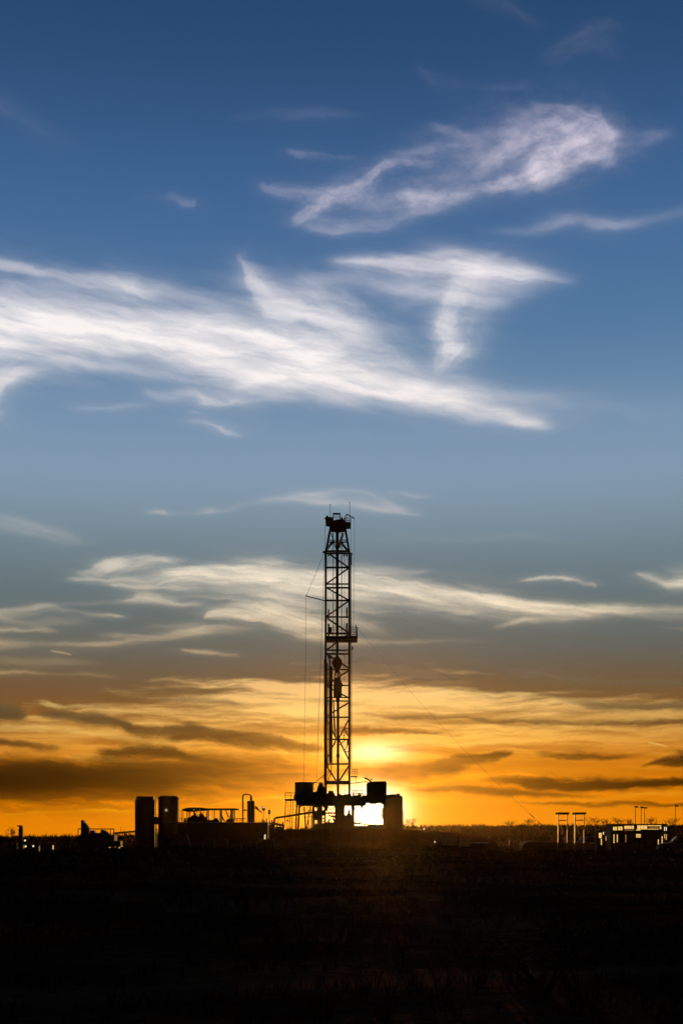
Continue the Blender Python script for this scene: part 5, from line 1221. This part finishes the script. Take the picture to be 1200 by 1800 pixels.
# parked pickup trucks
def pickup(px, D, rz, lab, m):
    p = at(px, 0, D); L = (p.x, D, 0)
    t = thing('pickup_truck', L, lab, 'truck', 'pickup trucks parked in the right-hand yard')
    g = MB().prism([(p.x+x, z) for x, z in ((-2.7,.45),(-2.75,.95),(-.7,1.0),(-.45,1.75),(.75,1.8),(1.35,1.15),(2.55,1.0),(2.7,.8),(2.7,.45))], D-.9, D+.9); g.build('body', m, t)
    for s_2 in (-1, 1):
        MB().prism([(p.x+x, z) for x, z in ((-.4,1.15),(-.28,1.65),(.68,1.69),(1.1,1.15))], D+s_2*.905-.01, D+s_2*.905+.01).build('side_window', GLASS, t)
        for wx in (-1.75, 1.75):
            w = MB().prism([(p.x+wx+math.cos(a)*.4, .4+math.sin(a)*.4) for a in np.linspace(0,2*math.pi,20,endpoint=False)], D+s_2*.8-.12, D+s_2*.8+.14).build('wheel', RUBBER, t)
            MB().prism([(p.x+wx+math.cos(a)*.2, .4+math.sin(a)*.2) for a in np.linspace(0,2*math.pi,12,endpoint=False)], D+s_2*.93-.03, D+s_2*.93+.03).build('rim', BRIGHT, w)
        MB().box(p.x+2.69, p.x+2.73, D+s_2*.6-.15, D+s_2*.6+.15, .7, .85).build('headlight', GLASS, t)
    MB().add([(p.x+.79,D-.75,1.74),(p.x+.79,D+.75,1.74),(p.x+1.36,D+.8,1.2),(p.x+1.36,D-.8,1.2),(p.x+.76,D-.75,1.70),(p.x+.76,D+.75,1.70),(p.x+1.3,D+.8,1.17),(p.x+1.3,D-.8,1.17)], [(0,1,2,3),(4,7,6,5),(0,4,5,1),(2,6,7,3),(1,5,6,2),(0,3,7,4)]).build('windscreen', GLASS, t)
    t.rotation_euler = (0, 0, rz)
pickup(1037, 178, R(200), 'dark pickup truck parked just right of the twin frames', PAINT)
pickup(1200, 150, R(175), 'white pickup truck cut off by the right edge', WHITE)
pickup(775, 215, R(20), 'dark pickup truck parked right of the big round tank', PAINT)
# pipe racks, tarp-covered pipe bundle
def piperack(x0, x1, y, D, n, lab, m=RUST, rad=.07):
    a, b = at(x0,0,D).x, at(x1,0,D).x; zt = at(0,y,D).z
    t = thing('pipe_rack', ((a+b)/2, D, 0), lab, 'pipe rack', 'pipe racks in the yard')
    g = MB()
    for i in range(n): g.tube([(a+.3*math.sin(i*2.1), D-.5+i*.16, zt-rad), (b+.3*math.cos(i*1.7), D-.5+i*.16, zt-rad)], rad, 8)
    g.build('pipes', m, t, smooth=True)
    for k in (.12, .88):
        x = a+(b-a)*k; MB().box(x-.06, x+.06, D-.7, D+.1+n*.16, zt-2*rad-.12, zt-2*rad-.002).bar((x, D-.6, -.1), (x, D-.6, zt-2*rad-.1), .1).bar((x, D+n*.16, -.1), (x, D+n*.16, zt-2*rad-.1), .1).build('trestle', STEEL, t)
piperack(829, 853, 1480.6, 190, 6, 'low rack of pale pipes midway between the tank and the twin frames', BRIGHT)
piperack(1040, 1058, 1481, 166, 4, 'short rack of pipes in front of the pickup beside the twin frames', BRIGHT)
piperack(1085, 1125, 1480.5, 150, 5, 'long low rack of pipes in front of the office cabin', STEEL)
piperack(712, 735, 1459.5, 240, 6, 'rack of pipes on the ground right behind the big round tank', STEEL)
tp = thing('pipe_bundle', (at(962,0,172).x, 172, 0), 'long low bundle under a pale tarp left of the twin frames', 'bundle')
MB().prism([(at(x,0,172).x, at(0,y,172).z) for x, y in ((915,1494),(916,1486),(922,1481),(927,1478.6),(940,1479.4),(955,1478.8),(968,1479.8),(976,1479.2),(1000,1480),(1040,1480.4),(1042,1494))], 171.4, 174.4).build('tarp', DTARP, tp)
MB().box(at(914,0,172).x, at(1043,0,172).x, 171.2, 174.6, -.1, at(0,1494,172).z-.003).build('dunnage', WOOD, tp)
MB().prism([(at(x,0,172).x, at(0,y,172).z) for x, y in ((925,1479.2),(940,1479.9),(940,1478.9),(927,1478.1))], 171.9, 172.7).prism([(at(x,0,172).x, at(0,y,172).z) for x, y in ((941,1479.8),(978,1480.2),(978,1478.7),(941,1478.6))], 171.7, 173.7).build('tarp_fold', TARP, tp)
for x0, x1, top, D, lab in ((776, 802, 1474, 208, 'dark equipment box beyond the pickup right of the big tank'), (808, 826, 1474.5, 205, 'dark equipment box with a rounded look left of the pale pipe rack')):
    trailer(x0, x1, top, D, 'equipment_box', lab, 'box', CABIN)
# chain-link posts line the far yard
# bare mesquite in the right foreground
mq = thing('mesquite_bush', (at(955,0,16).x, 16.0, float(ground_h(at(955,0,16).x, 16.0))), 'bare dark mesquite bush with arching twigs in the right foreground', 'bush')
rs = random.Random(3); st = MB(); tw = MB()
b0 = Vector(mq.location)
for k in range(9):
    a = rs.uniform(-1.2, 1.2) - .2; ln = rs.uniform(.6, 1.25)
    pts = [b0 + Vector((0, 0, -.05))]
    for i in range(1, 8):
        s = i / 7; pts.append(b0 + Vector((math.sin(a) * ln * s * .9 + math.sin(s * 5 + k) * .03, rs.uniform(-.05, .05) + (k % 3 - 1) * .2 * s, ln * (s - .25 * s * s * abs(math.sin(a))))))
    st.tube(pts, .013, 6, .004)
    for i in range(2, 8):
        for _ in range(3):
            tw.bar(pts[i], pts[i] + Vector((rs.gauss(0, .12), rs.gauss(0, .1), rs.uniform(.0, .16))), .005)
st.build('stem', WOOD, mq); tw.build('foliage', WOOD, mq)

# ------------------------------------------------------------------ haze volume added in place of lens glare round the sun
hz = MB().box(-860, 860, -160, 1210, -3, 62)
haze = hz.build('haze', STEEL, None, (0, 500, -3))
haze['kind'] = 'stuff'; haze['label'] = 'thin warm haze added for the glow below the low sun'
del haze['_o']
mh = bpy.data.materials.new('glow_haze'); mh.use_nodes = True
th = mh.node_tree; th.nodes.clear()
pv = N(th, 'ShaderNodeVolumePrincipled')
pv.inputs['Color'].default_value = (1, .70, .28, 1)
pv.inputs['Density'].default_value = 1.0e-5
pv.inputs['Anisotropy'].default_value = .93
oh = N(th, 'ShaderNodeOutputMaterial'); th.links.new(pv.outputs[0], oh.inputs['Volume'])
haze.data.materials.clear(); haze.data.materials.append(mh)
